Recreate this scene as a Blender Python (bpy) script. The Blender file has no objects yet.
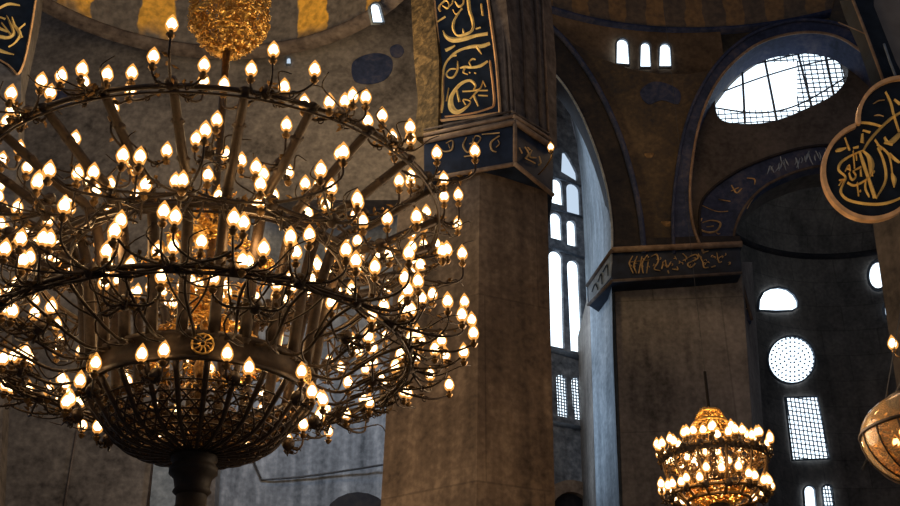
import bpy, math, random
from mathutils import Vector, Matrix
random.seed(7)
SC = bpy.context.scene
COL = SC.collection
R = math.radians

# ------------------------------------------------------------------ camera
F, PITCH, CAM = 1150.0, R(28), Vector((0, 0, 1.6))
cd = bpy.data.cameras.new('camera'); cam = bpy.data.objects.new('camera', cd); COL.objects.link(cam)
cam.location = CAM; cam.rotation_euler = (R(90) + PITCH, 0, 0)
cd.sensor_width = 36; cd.lens = 36 * F / 900; cd.clip_end = 300
SC.camera = cam
FWD = Vector((0, math.cos(PITCH), math.sin(PITCH))); UPV = Vector((0, -math.sin(PITCH), math.cos(PITCH)))

# ------------------------------------------------------------------ world, lights, exposure
w = bpy.data.worlds.new('world'); SC.world = w; w.use_nodes = True
w.node_tree.nodes['Background'].inputs[0].default_value = (0.62, 0.68, 0.85, 1)
w.node_tree.nodes['Background'].inputs[1].default_value = 0.155
SC.view_settings.view_transform = 'Standard'; SC.view_settings.look = 'None'
SC.view_settings.exposure = 0.0; SC.view_settings.gamma = 1

def ray(px, py):
    return Vector(((px - 450) / F, 0, 0)) + UPV * ((253 - py) / F) + FWD

def at(px, py, Y):
    d = ray(px, py); return CAM + d * (Y / d.y)

def light(name, kind, loc, energy, color, size=1.0, target=None, size_y=None, spot=None):
    l = bpy.data.lights.new(name, kind); l.energy = energy; l.color = color
    if kind == 'AREA':
        l.size = size
        if size_y: l.shape = 'RECTANGLE'; l.size_y = size_y
    else:
        l.shadow_soft_size = size
    if spot: l.spot_size = R(spot); l.spot_blend = 0.8
    o = bpy.data.objects.new(name, l); COL.objects.link(o); o.location = loc
    if target is not None:
        o.rotation_euler = (Vector(target) - Vector(loc)).to_track_quat('-Z', 'Y').to_euler()
    return o

DAY = (0.66, 0.82, 1.0); WARM = (1.0, 0.72, 0.45)
# daylight entering through the tall windows between the piers
light('daylight_tall_windows', 'AREA', at(549, 230, 35.0), 125, DAY, 3.0, at(600, 232, 35.0), 9.0)
light('daylight_low_windows', 'AREA', at(552, 400, 34.5), 85, DAY, 3.0, at(600, 402, 34.5), 6.0)
# daylight through the great half-round window
light('daylight_great_window', 'AREA', at(785, 88, 34.2), 260, DAY, 3.2, at(760, 300, 20), 2.0)
# daylight reaching the bay behind the large chandelier
light('daylight_left_bay', 'AREA', at(338, 360, 27.5), 150, DAY, .8, at(325, 455, 31.5), .8)
# daylight high on the left vault
light('daylight_left_vault', 'AREA', at(250, 30, 19), 330, (0.9, 0.88, 0.85), 4.0, at(200, 110, 30), 4.0)
# warm fill added for the nave's other lamps; no fixtures stand here
light('nave_fill', 'POINT', (2.6, 14.0, 6.5), 600, WARM, 1.2)
light('nave_fill_right', 'POINT', (7.0, 9.5, 7.5), 330, WARM, 0.6)
light('nave_fill_far', 'POINT', (-4.5, 21.0, 9.0), 520, WARM, 1.2)
light('dome_fill', 'POINT', at(690, 60, 27.0), 260, (1.0, 0.6, 0.28), 1.0)  # added warm fill for the right dome, no lamp hangs there
light('dome_fill_left', 'POINT', at(310, 60, 24), 1100, (1.0, 0.68, 0.3), 1.0)  # same kind of added fill, for the gold of the left dome

# ------------------------------------------------------------------ materials
def new_mat(name):
    m = bpy.data.materials.new(name); m.use_nodes = True
    return m, m.node_tree, m.node_tree.nodes['Principled BSDF']

def ramp(nt, stops):
    r = nt.nodes.new('ShaderNodeValToRGB'); el = r.color_ramp.elements
    while len(el) < len(stops): el.new(0.5)
    for e, (p, c) in zip(el, stops): e.position = p; e.color = (*c, 1)
    return r

def stone(name, dark, mid, lite, scale=0.5, streak=0.45, bump=0.4, rough=0.8, seam=None):
    m, nt, b = new_mat(name); L = nt.links
    tc = nt.nodes.new('ShaderNodeTexCoord')
    mp = nt.nodes.new('ShaderNodeMapping'); mp.inputs['Scale'].default_value = (1, 1, 1)
    L.new(tc.outputs['Object'], mp.inputs[0])
    n1 = nt.nodes.new('ShaderNodeTexNoise'); n1.inputs['Scale'].default_value = scale; n1.inputs['Detail'].default_value = 9; n1.inputs['Roughness'].default_value = 0.65
    n1.inputs['Distortion'].default_value = 0.5
    L.new(mp.outputs[0], n1.inputs[0])
    ms = nt.nodes.new('ShaderNodeMapping'); ms.inputs['Scale'].default_value = (2.2, 2.2, 0.22)
    L.new(tc.outputs['Object'], ms.inputs[0])
    n2 = nt.nodes.new('ShaderNodeTexNoise'); n2.inputs['Scale'].default_value = 1.3; n2.inputs['Detail'].default_value = 6
    L.new(ms.outputs[0], n2.inputs[0])
    n3 = nt.nodes.new('ShaderNodeTexNoise'); n3.inputs['Scale'].default_value = 7; n3.inputs['Detail'].default_value = 8
    L.new(tc.outputs['Object'], n3.inputs[0])
    mx = nt.nodes.new('ShaderNodeMix'); mx.inputs[0].default_value = streak
    L.new(n1.outputs[0], mx.inputs[2]); L.new(n2.outputs[0], mx.inputs[3])
    mx2 = nt.nodes.new('ShaderNodeMix'); mx2.inputs[0].default_value = 0.25
    L.new(mx.outputs[0], mx2.inputs[2]); L.new(n3.outputs[0], mx2.inputs[3])
    r = ramp(nt, [(0.36, dark), (0.5, mid), (0.66, lite)])
    L.new(mx2.outputs[0], r.inputs[0])
    out = r.outputs[0]
    if seam:
        bt = nt.nodes.new('ShaderNodeTexBrick'); bt.inputs['Scale'].default_value = 1
        bt.inputs['Brick Width'].default_value = seam[0]; bt.inputs['Row Height'].default_value = seam[1]
        bt.inputs['Mortar Size'].default_value = 0.03; bt.inputs['Mortar Smooth'].default_value = 0.6
        bt.inputs['Color1'].default_value = (1, 1, 1, 1); bt.inputs['Color2'].default_value = (.86, .85, .84, 1); bt.inputs['Mortar'].default_value = (.62, .62, .62, 1)
        sp = nt.nodes.new('ShaderNodeSeparateXYZ'); cb = nt.nodes.new('ShaderNodeCombineXYZ')
        L.new(tc.outputs['Object'], sp.inputs[0])
        ad = nt.nodes.new('ShaderNodeMath'); ad.operation = 'ADD'
        L.new(sp.outputs[0], ad.inputs[0])
        if seam[2] == 'plane':
            L.new(ad.outputs[0], cb.inputs[0]); L.new(sp.outputs[1], cb.inputs[1])
        else:
            L.new(sp.outputs[1], ad.inputs[1]); L.new(ad.outputs[0], cb.inputs[0]); L.new(sp.outputs[2], cb.inputs[1])
        L.new(cb.outputs[0], bt.inputs[0])
        mm = nt.nodes.new('ShaderNodeMix'); mm.data_type = 'RGBA'; mm.blend_type = 'MULTIPLY'; mm.inputs[0].default_value = 0.8
        L.new(out, mm.inputs[6]); L.new(bt.outputs[0], mm.inputs[7]); out = mm.outputs[2]
    L.new(out, b.inputs['Base Color'])
    b.inputs['Roughness'].default_value = rough; b.inputs['Specular IOR Level'].default_value = 0.15
    bp = nt.nodes.new('ShaderNodeBump'); bp.inputs['Strength'].default_value = bump; bp.inputs['Distance'].default_value = 0.08
    L.new(mx2.outputs[0], bp.inputs['Height']); L.new(bp.outputs[0], b.inputs['Normal'])
    return m

def simple(name, col, rough=0.5, metal=0.0, noise=0.25, nscale=12, bump=0.15):
    m, nt, b = new_mat(name); L = nt.links
    tc = nt.nodes.new('ShaderNodeTexCoord'); n = nt.nodes.new('ShaderNodeTexNoise'); n.inputs['Scale'].default_value = nscale; n.inputs['Detail'].default_value = 5
    L.new(tc.outputs['Object'], n.inputs[0])
    r = ramp(nt, [(0.3, tuple(c * (1 - noise) for c in col)), (0.7, tuple(min(1, c * (1 + noise)) for c in col))])
    L.new(n.outputs[0], r.inputs[0]); L.new(r.outputs[0], b.inputs['Base Color'])
    b.inputs['Roughness'].default_value = rough; b.inputs['Metallic'].default_value = metal; b.inputs['Specular IOR Level'].default_value = 0.5 if metal else 0.15
    bp = nt.nodes.new('ShaderNodeBump'); bp.inputs['Strength'].default_value = bump; bp.inputs['Distance'].default_value = 0.01
    L.new(n.outputs[0], bp.inputs['Height']); L.new(bp.outputs[0], b.inputs['Normal'])
    return m

def emit(name, col, strength, mixtr=0.0):
    m = bpy.data.materials.new(name); m.use_nodes = True; nt = m.node_tree; nt.nodes.clear()
    o = nt.nodes.new('ShaderNodeOutputMaterial'); e = nt.nodes.new('ShaderNodeEmission')
    e.inputs[0].default_value = (*col, 1); e.inputs[1].default_value = strength
    if mixtr:
        t = nt.nodes.new('ShaderNodeBsdfTransparent'); mx = nt.nodes.new('ShaderNodeMixShader'); mx.inputs[0].default_value = mixtr
        nt.links.new(e.outputs[0], mx.inputs[1]); nt.links.new(t.outputs[0], mx.inputs[2]); nt.links.new(mx.outputs[0], o.inputs[0])
    else: nt.links.new(e.outputs[0], o.inputs[0])
    return m

M = {}
M['pier'] = stone('warm_pier_marble', (.035, .025, .018), (.125, .088, .06), (.29, .21, .14), 0.3, 0.35, 0.4, 0.7, (3.7, 4.3, 'world'))
M['pier_grey'] = stone('grey_brown_pier_marble', (.07, .062, .056), (.20, .175, .155), (.36, .32, .285), 0.3, 0.35, 0.4, 0.7, (3.7, 4.3, 'world'))
M['pier_blue'] = stone('grey_marble_daylight_tint', (.10, .12, .14), (.20, .23, .26), (.36, .40, .44), 0.6, 0.5, 0.3)  # grey marble with bluish window light mixed into its colour
M['wall'] = stone('grey_brown_plaster', (.035, .030, .028), (.12, .105, .095), (.24, .21, .185), 0.33, 0.3, 0.4)
M['niche'] = stone('grey_plaster_daylight_tint', (.045, .05, .058), (.14, .148, .165), (.31, .32, .34), 0.5, 0.6, 0.3)  # bluish daylight on the bay is put into the plaster colour
M['vault'] = stone('brown_vault_plaster', (.03, .022, .016), (.085, .058, .036), (.16, .11, .07), 0.5, 0.2, 0.4)
M['pend'] = stone('painted_pendentive', (.018, .02, .028), (.055, .043, .032), (.12, .088, .055), 0.55, 0.15, 0.5)
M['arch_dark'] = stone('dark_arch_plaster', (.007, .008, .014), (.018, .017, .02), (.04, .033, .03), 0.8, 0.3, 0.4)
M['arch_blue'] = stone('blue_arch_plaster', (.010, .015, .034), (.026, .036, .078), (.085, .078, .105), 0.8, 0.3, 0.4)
M['tymp'] = stone('grey_tympanum_plaster', (.03, .027, .026), (.075, .065, .06), (.12, .10, .09), 0.5, 0.2, 0.3)
M['apse'] = stone('dark_apse_stone', (.04, .036, .035), (.10, .088, .08), (.19, .165, .145), 0.5, 0.3, 0.4, 0.8, (2.0, 1.1, 'world'))
M['mosaic'] = stone('brown_mosaic', (.012, .009, .005), (.062, .042, .021), (.19, .125, .055), 4.5, 0.1, 0.9)
M['darkstone'] = stone('dark_carved_stone', (.03, .022, .02), (.085, .065, .055), (.15, .12, .10), 1.5, 0.6, 0.5)
M['brown_cap'] = stone('brown_moulding', (.09, .06, .04), (.19, .13, .09), (.32, .23, .16), 1.2, 0.2, 0.3)
M['near_grey'] = stone('near_grey_marble', (.03, .027, .025), (.085, .07, .06), (.15, .125, .105), 0.6, 0.5, 0.3)
M['slate'] = simple('grey_slab', (.17, .155, .145), 0.8, 0, 0.2, 2)
M['navy'] = simple('dark_blue_paint', (.010, .015, .024), 0.55, 0, 0.5, 3)
M['frieze'] = simple('blue_black_frieze', (.011, .017, .032), 0.5, 0, 0.5, 3)
M['letter_gold'] = simple('gilded_lettering', (.88, .55, .17), 0.5, 0.0, 0.25, 6)
M['letter_dim'] = simple('dull_gilded_lettering', (.42, .28, .13), 0.6, 0.0, 0.4, 6)
M['letter_blue'] = simple('pale_blue_lettering', (.26, .31, .38), 0.6, 0.0, 0.4, 6)
M['rim_dull'] = simple('faded_gold_paint', (.14, .09, .045), 0.8, 0, 0.5, 6)
M['rim_gold'] = simple('bronze_gold_rim', (.70, .40, .18), 0.45, 0.1, 0.25, 5)
M['bronze'] = simple('dark_bronze', (.034, .020, .011), 0.5, 0.5, 0.4, 20)
M['brass'] = simple('aged_brass', (.20, .115, .045), 0.38, 0.85, 0.4, 20)
M['gold'] = simple('bright_gilding', (.85, .48, .13), 0.28, 0.9, 0.3, 20)
M['iron'] = simple('dark_iron', (.05, .05, .055), 0.6, 0.6, 0.3, 15)
M['lead'] = simple('window_lead', (.10, .12, .15), 0.7, 0.2, 0.3, 10)
M['pole'] = simple('dark_turned_pole', (.020, .014, .010), 0.6, 0.0, 0.3, 10)
M['pane'] = emit('daylit_glass', (.74, .88, 1.0), 2.6)
M['pane_dim'] = emit('daylit_frosted_glass', (.55, .68, .84), 1.0)
M['core'] = emit('glowing_filament', (1.0, .70, .36), 15)
M['glass_glow'] = emit('glowing_bulb_glass', (1.0, .42, .09), 1.35, 0.5)  # glass shell widened and see-through, so it also imitates a soft halo

# dome mosaic : gold fields between grey ribs, by angle round the dome axis
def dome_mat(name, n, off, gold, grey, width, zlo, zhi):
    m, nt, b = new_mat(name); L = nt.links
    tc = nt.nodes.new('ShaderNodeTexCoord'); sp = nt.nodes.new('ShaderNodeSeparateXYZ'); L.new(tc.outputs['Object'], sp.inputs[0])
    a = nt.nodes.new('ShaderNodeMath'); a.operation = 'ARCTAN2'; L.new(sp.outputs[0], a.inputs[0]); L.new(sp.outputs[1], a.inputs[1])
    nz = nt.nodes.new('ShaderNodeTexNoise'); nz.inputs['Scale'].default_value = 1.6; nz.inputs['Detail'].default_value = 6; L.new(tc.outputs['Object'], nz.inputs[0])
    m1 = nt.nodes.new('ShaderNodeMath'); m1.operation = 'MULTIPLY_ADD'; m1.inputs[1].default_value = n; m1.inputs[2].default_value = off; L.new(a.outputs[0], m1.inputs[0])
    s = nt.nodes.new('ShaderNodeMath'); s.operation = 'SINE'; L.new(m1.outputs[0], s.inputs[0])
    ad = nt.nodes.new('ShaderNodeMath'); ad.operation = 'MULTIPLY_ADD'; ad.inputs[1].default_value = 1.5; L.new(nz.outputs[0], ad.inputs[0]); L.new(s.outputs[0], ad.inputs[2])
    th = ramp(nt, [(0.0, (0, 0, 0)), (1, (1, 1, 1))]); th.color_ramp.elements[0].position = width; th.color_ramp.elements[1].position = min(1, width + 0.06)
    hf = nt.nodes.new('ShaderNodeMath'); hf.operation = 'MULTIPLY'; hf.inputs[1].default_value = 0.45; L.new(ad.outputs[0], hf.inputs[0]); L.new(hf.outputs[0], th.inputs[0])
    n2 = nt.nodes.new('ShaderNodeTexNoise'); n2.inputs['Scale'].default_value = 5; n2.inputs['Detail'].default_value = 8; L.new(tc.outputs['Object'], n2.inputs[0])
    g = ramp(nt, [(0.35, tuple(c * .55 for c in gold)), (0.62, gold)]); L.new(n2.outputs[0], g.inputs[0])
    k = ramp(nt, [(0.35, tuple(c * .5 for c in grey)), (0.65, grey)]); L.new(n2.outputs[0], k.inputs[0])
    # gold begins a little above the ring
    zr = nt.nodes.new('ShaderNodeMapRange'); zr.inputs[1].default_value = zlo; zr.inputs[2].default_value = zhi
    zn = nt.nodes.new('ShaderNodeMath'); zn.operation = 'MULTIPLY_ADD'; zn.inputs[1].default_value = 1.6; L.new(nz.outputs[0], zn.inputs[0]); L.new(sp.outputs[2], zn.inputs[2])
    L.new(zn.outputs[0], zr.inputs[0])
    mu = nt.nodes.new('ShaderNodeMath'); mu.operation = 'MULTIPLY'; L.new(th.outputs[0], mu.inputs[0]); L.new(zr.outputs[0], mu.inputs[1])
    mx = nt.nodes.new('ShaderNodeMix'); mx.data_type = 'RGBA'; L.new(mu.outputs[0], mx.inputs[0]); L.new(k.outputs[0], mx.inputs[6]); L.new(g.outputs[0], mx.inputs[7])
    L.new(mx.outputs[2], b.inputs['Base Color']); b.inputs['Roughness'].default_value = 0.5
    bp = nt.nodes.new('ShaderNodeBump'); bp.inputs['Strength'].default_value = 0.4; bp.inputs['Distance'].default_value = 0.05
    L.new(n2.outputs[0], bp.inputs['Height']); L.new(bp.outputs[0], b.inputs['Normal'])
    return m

# ------------------------------------------------------------------ mesh helpers
class MB:
    def __init__(s): s.v, s.f, s.m, s.k = [], [], [], 0
    def mat(s, k): s.k = k; return s
    def add(s, vs, fs):
        o = len(s.v); s.v += [tuple(x) for x in vs]
        for f in fs: s.f.append([o + i for i in f]); s.m.append(s.k)
    def tube(s, pts, rad, n=6, cap=True):
        pts = [Vector(p) for p in pts]
        if not hasattr(rad, '__len__'): rad = [rad] * len(pts)
        vs = []; prev = None
        for i, p in enumerate(pts):
            t = (pts[min(i + 1, len(pts) - 1)] - pts[max(i - 1, 0)])
            if t.length < 1e-9: t = Vector((0, 0, 1))
            t.normalize()
            if prev is None:
                u = t.cross(Vector((0, 0, 1)));
                if u.length < .1: u = t.cross(Vector((1, 0, 0)))
            else: u = prev - t * prev.dot(t)
            u.normalize(); prev = u; v = t.cross(u)
            for k in range(n):
                a = 2 * math.pi * k / n; vs.append(p + (u * math.cos(a) + v * math.sin(a)) * rad[i])
        fs = []
        for i in range(len(pts) - 1):
            for k in range(n):
                fs.append([i * n + k, i * n + (k + 1) % n, (i + 1) * n + (k + 1) % n, (i + 1) * n + k])
        if cap: fs.append(list(range(n))[::-1]); fs.append([(len(pts) - 1) * n + k for k in range(n)])
        s.add(vs, fs)
    def loop(s, pts, rad, n=6):
        # closed tube in a plane of roughly constant z
        pts = [Vector(p) for p in pts]; N = len(pts); vs = []
        for i, p in enumerate(pts):
            t = (pts[(i + 1) % N] - pts[i - 1]).normalized(); u = Vector((0, 0, 1)); u = (u - t * u.dot(t)).normalized(); v = t.cross(u)
            for k in range(n):
                a = 2 * math.pi * k / n; vs.append(p + (u * math.cos(a) + v * math.sin(a)) * rad)
        s.add(vs, [[i * n + k, i * n + (k + 1) % n, ((i + 1) % N) * n + (k + 1) % n, ((i + 1) % N) * n + k] for i in range(N) for k in range(n)])
    def lathe(s, prof, n=24, c=(0, 0, 0), a0=0, a1=2 * math.pi):
        full = abs(a1 - a0 - 2 * math.pi) < 1e-6; N = n if full else n + 1
        vs = [(c[0] + r * math.sin(a0 + (a1 - a0) * k / n), c[1] + r * math.cos(a0 + (a1 - a0) * k / n), c[2] + z) for (r, z) in prof for k in range(N)]
        fs = []
        for i in range(len(prof) - 1):
            for k in range(n):
                k2 = (k + 1) % N
                fs.append([i * N + k, (i + 1) * N + k, (i + 1) * N + k2, i * N + k2])
        s.add(vs, fs)
    def box(s, c, h, rot=None):
        vs = []
        for x in (-1, 1):
            for y in (-1, 1):
                for z in (-1, 1):
                    d = Vector((x * h[0], y * h[1], z * h[2]))
                    if rot: d = rot @ d
                    vs.append(Vector(c) + d)
        s.add(vs, [[0, 1, 3, 2], [4, 6, 7, 5], [0, 4, 5, 1], [2, 3, 7, 6], [0, 2, 6, 4], [1, 5, 7, 3]])
    def mesh(s, name, mats, smooth=True):
        me = bpy.data.meshes.new(name); me.from_pydata(s.v, [], s.f)
        for m in mats: me.materials.append(m)
        me.polygons.foreach_set('material_index', s.m)
        if smooth: me.polygons.foreach_set('use_smooth', [True] * len(s.f))
        me.update()
        return me

def link(name, me, parent=None, loc=None, rot=None, **props):
    o = bpy.data.objects.new(name, me); COL.objects.link(o)
    if parent: o.parent = parent
    if loc is not None: o.location = loc
    if rot is not None: o.rotation_euler = rot
    for k, v in props.items(): o[k] = v
    return o

def build(name, mb, mat, parent=None, smooth=True, **props):
    mats = mat if isinstance(mat, list) else [mat]
    return link(name, mb.mesh(name, mats, smooth), parent, **props)

def catmull(pts, per=5, closed=False):
    n = len(pts)
    if n < 3 and not closed: return [tuple(p) for p in pts]
    out = []
    rng = range(n if closed else n - 1)
    for i in rng:
        if closed: p0, p1, p2, p3 = (pts[(i + k) % n] for k in (-1, 0, 1, 2))
        else: p0, p1, p2, p3 = pts[max(i - 1, 0)], pts[i], pts[i + 1], pts[min(i + 2, n - 1)]
        for k in range(per):
            t = k / per
            out.append(tuple(.5 * (2 * b + (c - a) * t + (2 * a - 5 * b + 4 * c - d) * t * t + (3 * b - a - 3 * c + d) * t ** 3) for a, b, c, d in zip(p0, p1, p2, p3)))
    if not closed: out.append(tuple(pts[-1]))
    return out

class Plane:
    """vertical plane: passes the point seen at (px,py) at distance Y, turned by az degrees"""
    def __init__(s, px, py, Y, az=0, back=0.0):
        s.o = at(px, py, Y); a = R(az)
        s.u = Vector((math.cos(a), math.sin(a), 0)); s.v = Vector((0, 0, 1)); s.n = s.u.cross(s.v)
        s.o = s.o - s.n * back
        s.mat = Matrix(((s.u.x, s.v.x, s.n.x, s.o.x), (s.u.y, s.v.y, s.n.y, s.o.y), (s.u.z, s.v.z, s.n.z, s.o.z), (0, 0, 0, 1)))
    def off(s, d):
        import copy
        q = copy.copy(s); q.o = s.o + s.n * d; q.mat = s.mat.copy(); q.mat.translation = q.o; return q
    def pt(s, px, py):
        d = ray(px, py); t = (s.o - CAM).dot(s.n) / d.dot(s.n); return CAM + d * t
    def st(s, px, py):
        p = s.pt(px, py) - s.o; return (p.dot(s.u), p.dot(s.v))

def place(o, plane, parent):
    if parent: o.parent = parent
    if parent is not None: o.matrix_parent_inverse = Matrix(); o.matrix_basis = parent_world(parent).inverted() @ plane.mat
    else: o.matrix_basis = plane.mat

def parent_world(p):
    m = p.matrix_basis.copy(); q = p.parent
    while q: m = q.matrix_basis @ m; q = q.parent
    return m

def slab(name, plane, outline, thick, mat, holes=(), parent=None, bevel=0, **props):
    """solid panel with its outline and holes, front face on the plane"""
    c = bpy.data.curves.new(name, 'CURVE'); c.dimensions = '2D'; c.fill_mode = 'BOTH'; c.extrude = thick / 2
    if bevel: c.bevel_depth = bevel; c.bevel_resolution = 1
    for loop in [outline] + list(holes):
        pts = [plane.st(*p) for p in loop]
        sp = c.splines.new('POLY'); sp.points.add(len(pts) - 1)
        for q, (x, y) in zip(sp.points, pts): q.co = (x, y, 0, 1)
        sp.use_cyclic_u = True
    tmp = bpy.data.objects.new('tmp', c); COL.objects.link(tmp)
    dg = bpy.context.evaluated_depsgraph_get()
    me = bpy.data.meshes.new_from_object(tmp.evaluated_get(dg)); bpy.data.objects.remove(tmp)
    for v in me.vertices: v.co.z -= thick / 2
    me.materials.clear(); me.materials.append(mat); me.name = name
    o = bpy.data.objects.new(name, me); COL.objects.link(o); place(o, plane, parent)
    for k, v in props.items(): o[k] = v
    return o

def strokes(name, plane, lines, mat, parent=None, depth=0.03, **props):
    """raised calligraphic strokes: each line = [(px,py,halfwidth px)...]"""
    mb = MB()
    for ln in lines:
        q = catmull([tuple(p) for p in ln], 6)
        P = [Vector(plane.st(a, b)) for a, b, c in q]
        k = plane.pt(ln[0][0] + 1, ln[0][1]) - plane.pt(ln[0][0], ln[0][1]); sc = max(k.length, 1e-4)
        sc = min(sc, ((plane.pt(ln[0][0], ln[0][1] + 1) - plane.pt(ln[0][0], ln[0][1])).length) * 1.2)
        n = len(P); vs = []
        for i in range(n):
            t = P[min(i + 1, n - 1)] - P[max(i - 1, 0)]
            if t.length < 1e-9: t = Vector((1, 0))
            t.normalize(); m = Vector((-t.y, t.x)) * max(q[i][2], .15) * sc
            a, b = P[i] + m, P[i] - m
            vs += [(a.x, a.y, 0), (P[i].x, P[i].y, depth), (b.x, b.y, 0)]
        fs = []
        for i in range(n - 1):
            o = i * 3; fs += [[o, o + 1, o + 4, o + 3], [o + 1, o + 2, o + 5, o + 4]]
        fs += [[0, 2, 1], [(n - 1) * 3, (n - 1) * 3 + 1, (n - 1) * 3 + 2]]
        mb.add(vs, fs)
    o = build(name, mb, mat, None, False, **props); place(o, plane, parent)
    return o

def band(name, plane, inner, outer, thick, mat, parent=None, **props):
    return slab(name, plane, list(inner) + list(outer)[::-1], thick, mat, (), parent, **props)

def border(pts, w, closed=False):
    """pixel outline -> left/right offset list"""
    out_a, out_b = [], []; n = len(pts)
    for i, p in enumerate(pts):
        a = pts[(i - 1) % n] if closed else pts[max(i - 1, 0)]; b = pts[(i + 1) % n] if closed else pts[min(i + 1, n - 1)]
        t = Vector((b[0] - a[0], b[1] - a[1])).normalized(); m = Vector((-t.y, t.x)) * w
        out_a.append((p[0] + m.x, p[1] + m.y)); out_b.append((p[0] - m.x, p[1] - m.y))
    return out_a, out_b

def inside_segments(poly, fixed, vertical):
    xs = []; n = len(poly)
    for i in range(n):
        (x0, y0), (x1, y1) = poly[i], poly[(i + 1) % n]
        if not vertical: x0, y0, x1, y1 = y0, x0, y1, x1
        if (x0 <= fixed < x1) or (x1 <= fixed < x0): xs.append(y0 + (y1 - y0) * (fixed - x0) / (x1 - x0))
    xs.sort(); return list(zip(xs[::2], xs[1::2]))

def grille(name, plane, poly, sx, sy, wpx, mat, parent, xr=None, yr=None):
    st = [plane.st(*p) for p in poly]; x0, x1 = min(p[0] for p in st), max(p[0] for p in st); y0, y1 = min(p[1] for p in st), max(p[1] for p in st)
    mb = MB(); k = (plane.pt(poly[0][0], poly[0][1] + 1) - plane.pt(*poly[0])).length
    x = x0 + sx * k / 2
    while x < x1:
        for a, b in inside_segments(st, x, True): mb.box((x, (a + b) / 2, 0), (wpx * k / 2, (b - a) / 2, .02))
        x += sx * k
    y = y0 + sy * k / 2
    while y < y1:
        for a, b in inside_segments(st, y, False): mb.box(((a + b) / 2, y, 0), ((b - a) / 2, wpx * k / 2, .02))
        y += sy * k
    o = build(name, mb, mat, None, False); place(o, plane, parent); return o

def arched(x0, x1, ytop, ybot, skewx=0, dy=0, n=8):
    """outline of a round headed window in pixels; skewx shifts the foot, dy drops the right side"""
    r = (x1 - x0) / 2; pts = [(x0 + skewx, ybot), (x0, ytop + r)]
    for k in range(1, n):
        a = math.pi - math.pi * k / n; pts.append((x0 + r + r * math.cos(a), ytop + r - r * math.sin(a) + dy * k / n))
    pts += [(x1, ytop + r + dy), (x1 + skewx, ybot + dy)]
    return pts

WN = [0]
def window(plane, poly, depth=0.35, frame=1.2, grid=None, mat='pane', hole=True, gw=0.7, extra=None):
    """daylit pane set into the wall, lead frame, optional grille"""
    WN[0] += 1
    pl = plane.off(-depth)
    o = slab('window_%d' % WN[0], pl, poly, 0.04, M[mat], kind='structure')
    cx = sum(p[0] for p in poly) / len(poly); cy = sum(p[1] for p in poly) / len(poly)
    def sc(p, d):
        v = Vector((p[0] - cx, p[1] - cy)); L_ = v.length; return (cx + v.x * (L_ + d) / L_, cy + v.y * (L_ + d) / L_)
    slab('window_frame', pl.off(0.10), [sc(p, frame * .35) for p in poly], 0.09, M['lead'], [[sc(p, -frame * .65) for p in poly]], parent=o)
    if grid: grille('grille', pl.off(0.06), [sc(p, -frame * .5) for p in poly], grid[0], grid[1], gw, M['lead'], o)
    return o

def wallmesh(name, mb, mat, smooth=True, **k): return build(name, mb, mat, None, smooth, kind='structure', **k)

# ------------------------------------------------------------------ LARGE STRUCTURE
TRIM = [0]
def trim_name(): TRIM[0] += 1; return 'trim_%d' % TRIM[0]

fl = MB(); fl.box((0, 18, -0.1), (26, 30, 0.1)); wallmesh('floor', fl, M['slate'], False)

# --- left back wall, curved bay between walls and the dome above it
WL = Plane(150, 300, 30.0, 0)
ring = [(-90, -60), (0, -42), (60, -8), (120, 28), (170, 50), (220, 58), (270, 55), (330, 42), (375, 25), (412, 5), (450, -20)]
slab('wall_left', WL, [(-90, -70), (450, -70), (450, 200), (250, 200), (232, 330), (216, 470), (206, 700), (-160, 700), (-130, 200)], 0.6, M['wall'], kind='structure')
# the concave bay seen under and beside the large chandelier
nb = MB()
prof = []
topz, botz = at(320, 190, 32).z, 2.0
xa, xb = at(212, 470, 30.5).x, at(398, 470, 29.0).x
for k in range(17):
    a = math.pi * k / 16
    cx_, hw = (xa + xb) / 2, (xb - xa) / 2
    prof.append((cx_ - hw * math.cos(a) * 1.12, 30.2 + 1.8 * math.sin(a)))
vs = [(x, y, z) for z in (botz, topz) for (x, y) in prof]; n = len(prof)
nb.add(vs, [[i, i + 1, n + i + 1, n + i] for i in range(n - 1)])
wallmesh('wall_bay', nb, M['niche'])
t = MB(); t.tube([at(250, 452, 31.55), at(262, 480, 31.7), at(300, 477, 31.85), at(330, 473, 31.8), at(350, 470, 31.65), at(375, 466, 31.3), at(400, 462, 30.7)], 0.03, 6); wallmesh(trim_name(), t, M['iron'])
PB = Plane(360, 500, 29.6, 0)
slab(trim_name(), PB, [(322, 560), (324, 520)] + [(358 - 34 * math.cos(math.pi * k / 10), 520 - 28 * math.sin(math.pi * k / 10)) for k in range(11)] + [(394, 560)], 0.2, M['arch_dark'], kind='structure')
# marble joints on the lower left wall (slightly raised uprights)
for a, b, wd in (((77, 430), (62, 520), .03), ((158, 425), (146, 520), .03)):
    t = MB(); t.tube([at(*a, 29.97), at(*b, 29.97)], wd, 6); wallmesh(trim_name(), t, M['darkstone'])
slab(trim_name(), WL.off(.12), [(156, 440), (178, 440), (176, 700), (146, 700), (150, 500)], .12, M['pier_blue'], kind='structure')
# dark painted stains high on the wall (faded dark blue painted figures)
for pts in ([(352, 64), (362, 56), (378, 53), (391, 58), (392, 70), (384, 80), (368, 84), (354, 80)], [(390, 48), (398, 44), (404, 50), (400, 57), (392, 56)], [(52, 92), (62, 88), (72, 98), (66, 108), (54, 104)]):
    slab(trim_name(), WL.off(.03), catmull(pts, 4, True), .03, M['arch_blue'], kind='structure')
slab(trim_name(), WL.off(.05), [(128, 10), (158, 18), (155, 28), (127, 20)], .05, M['mosaic'], kind='structure')

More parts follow.
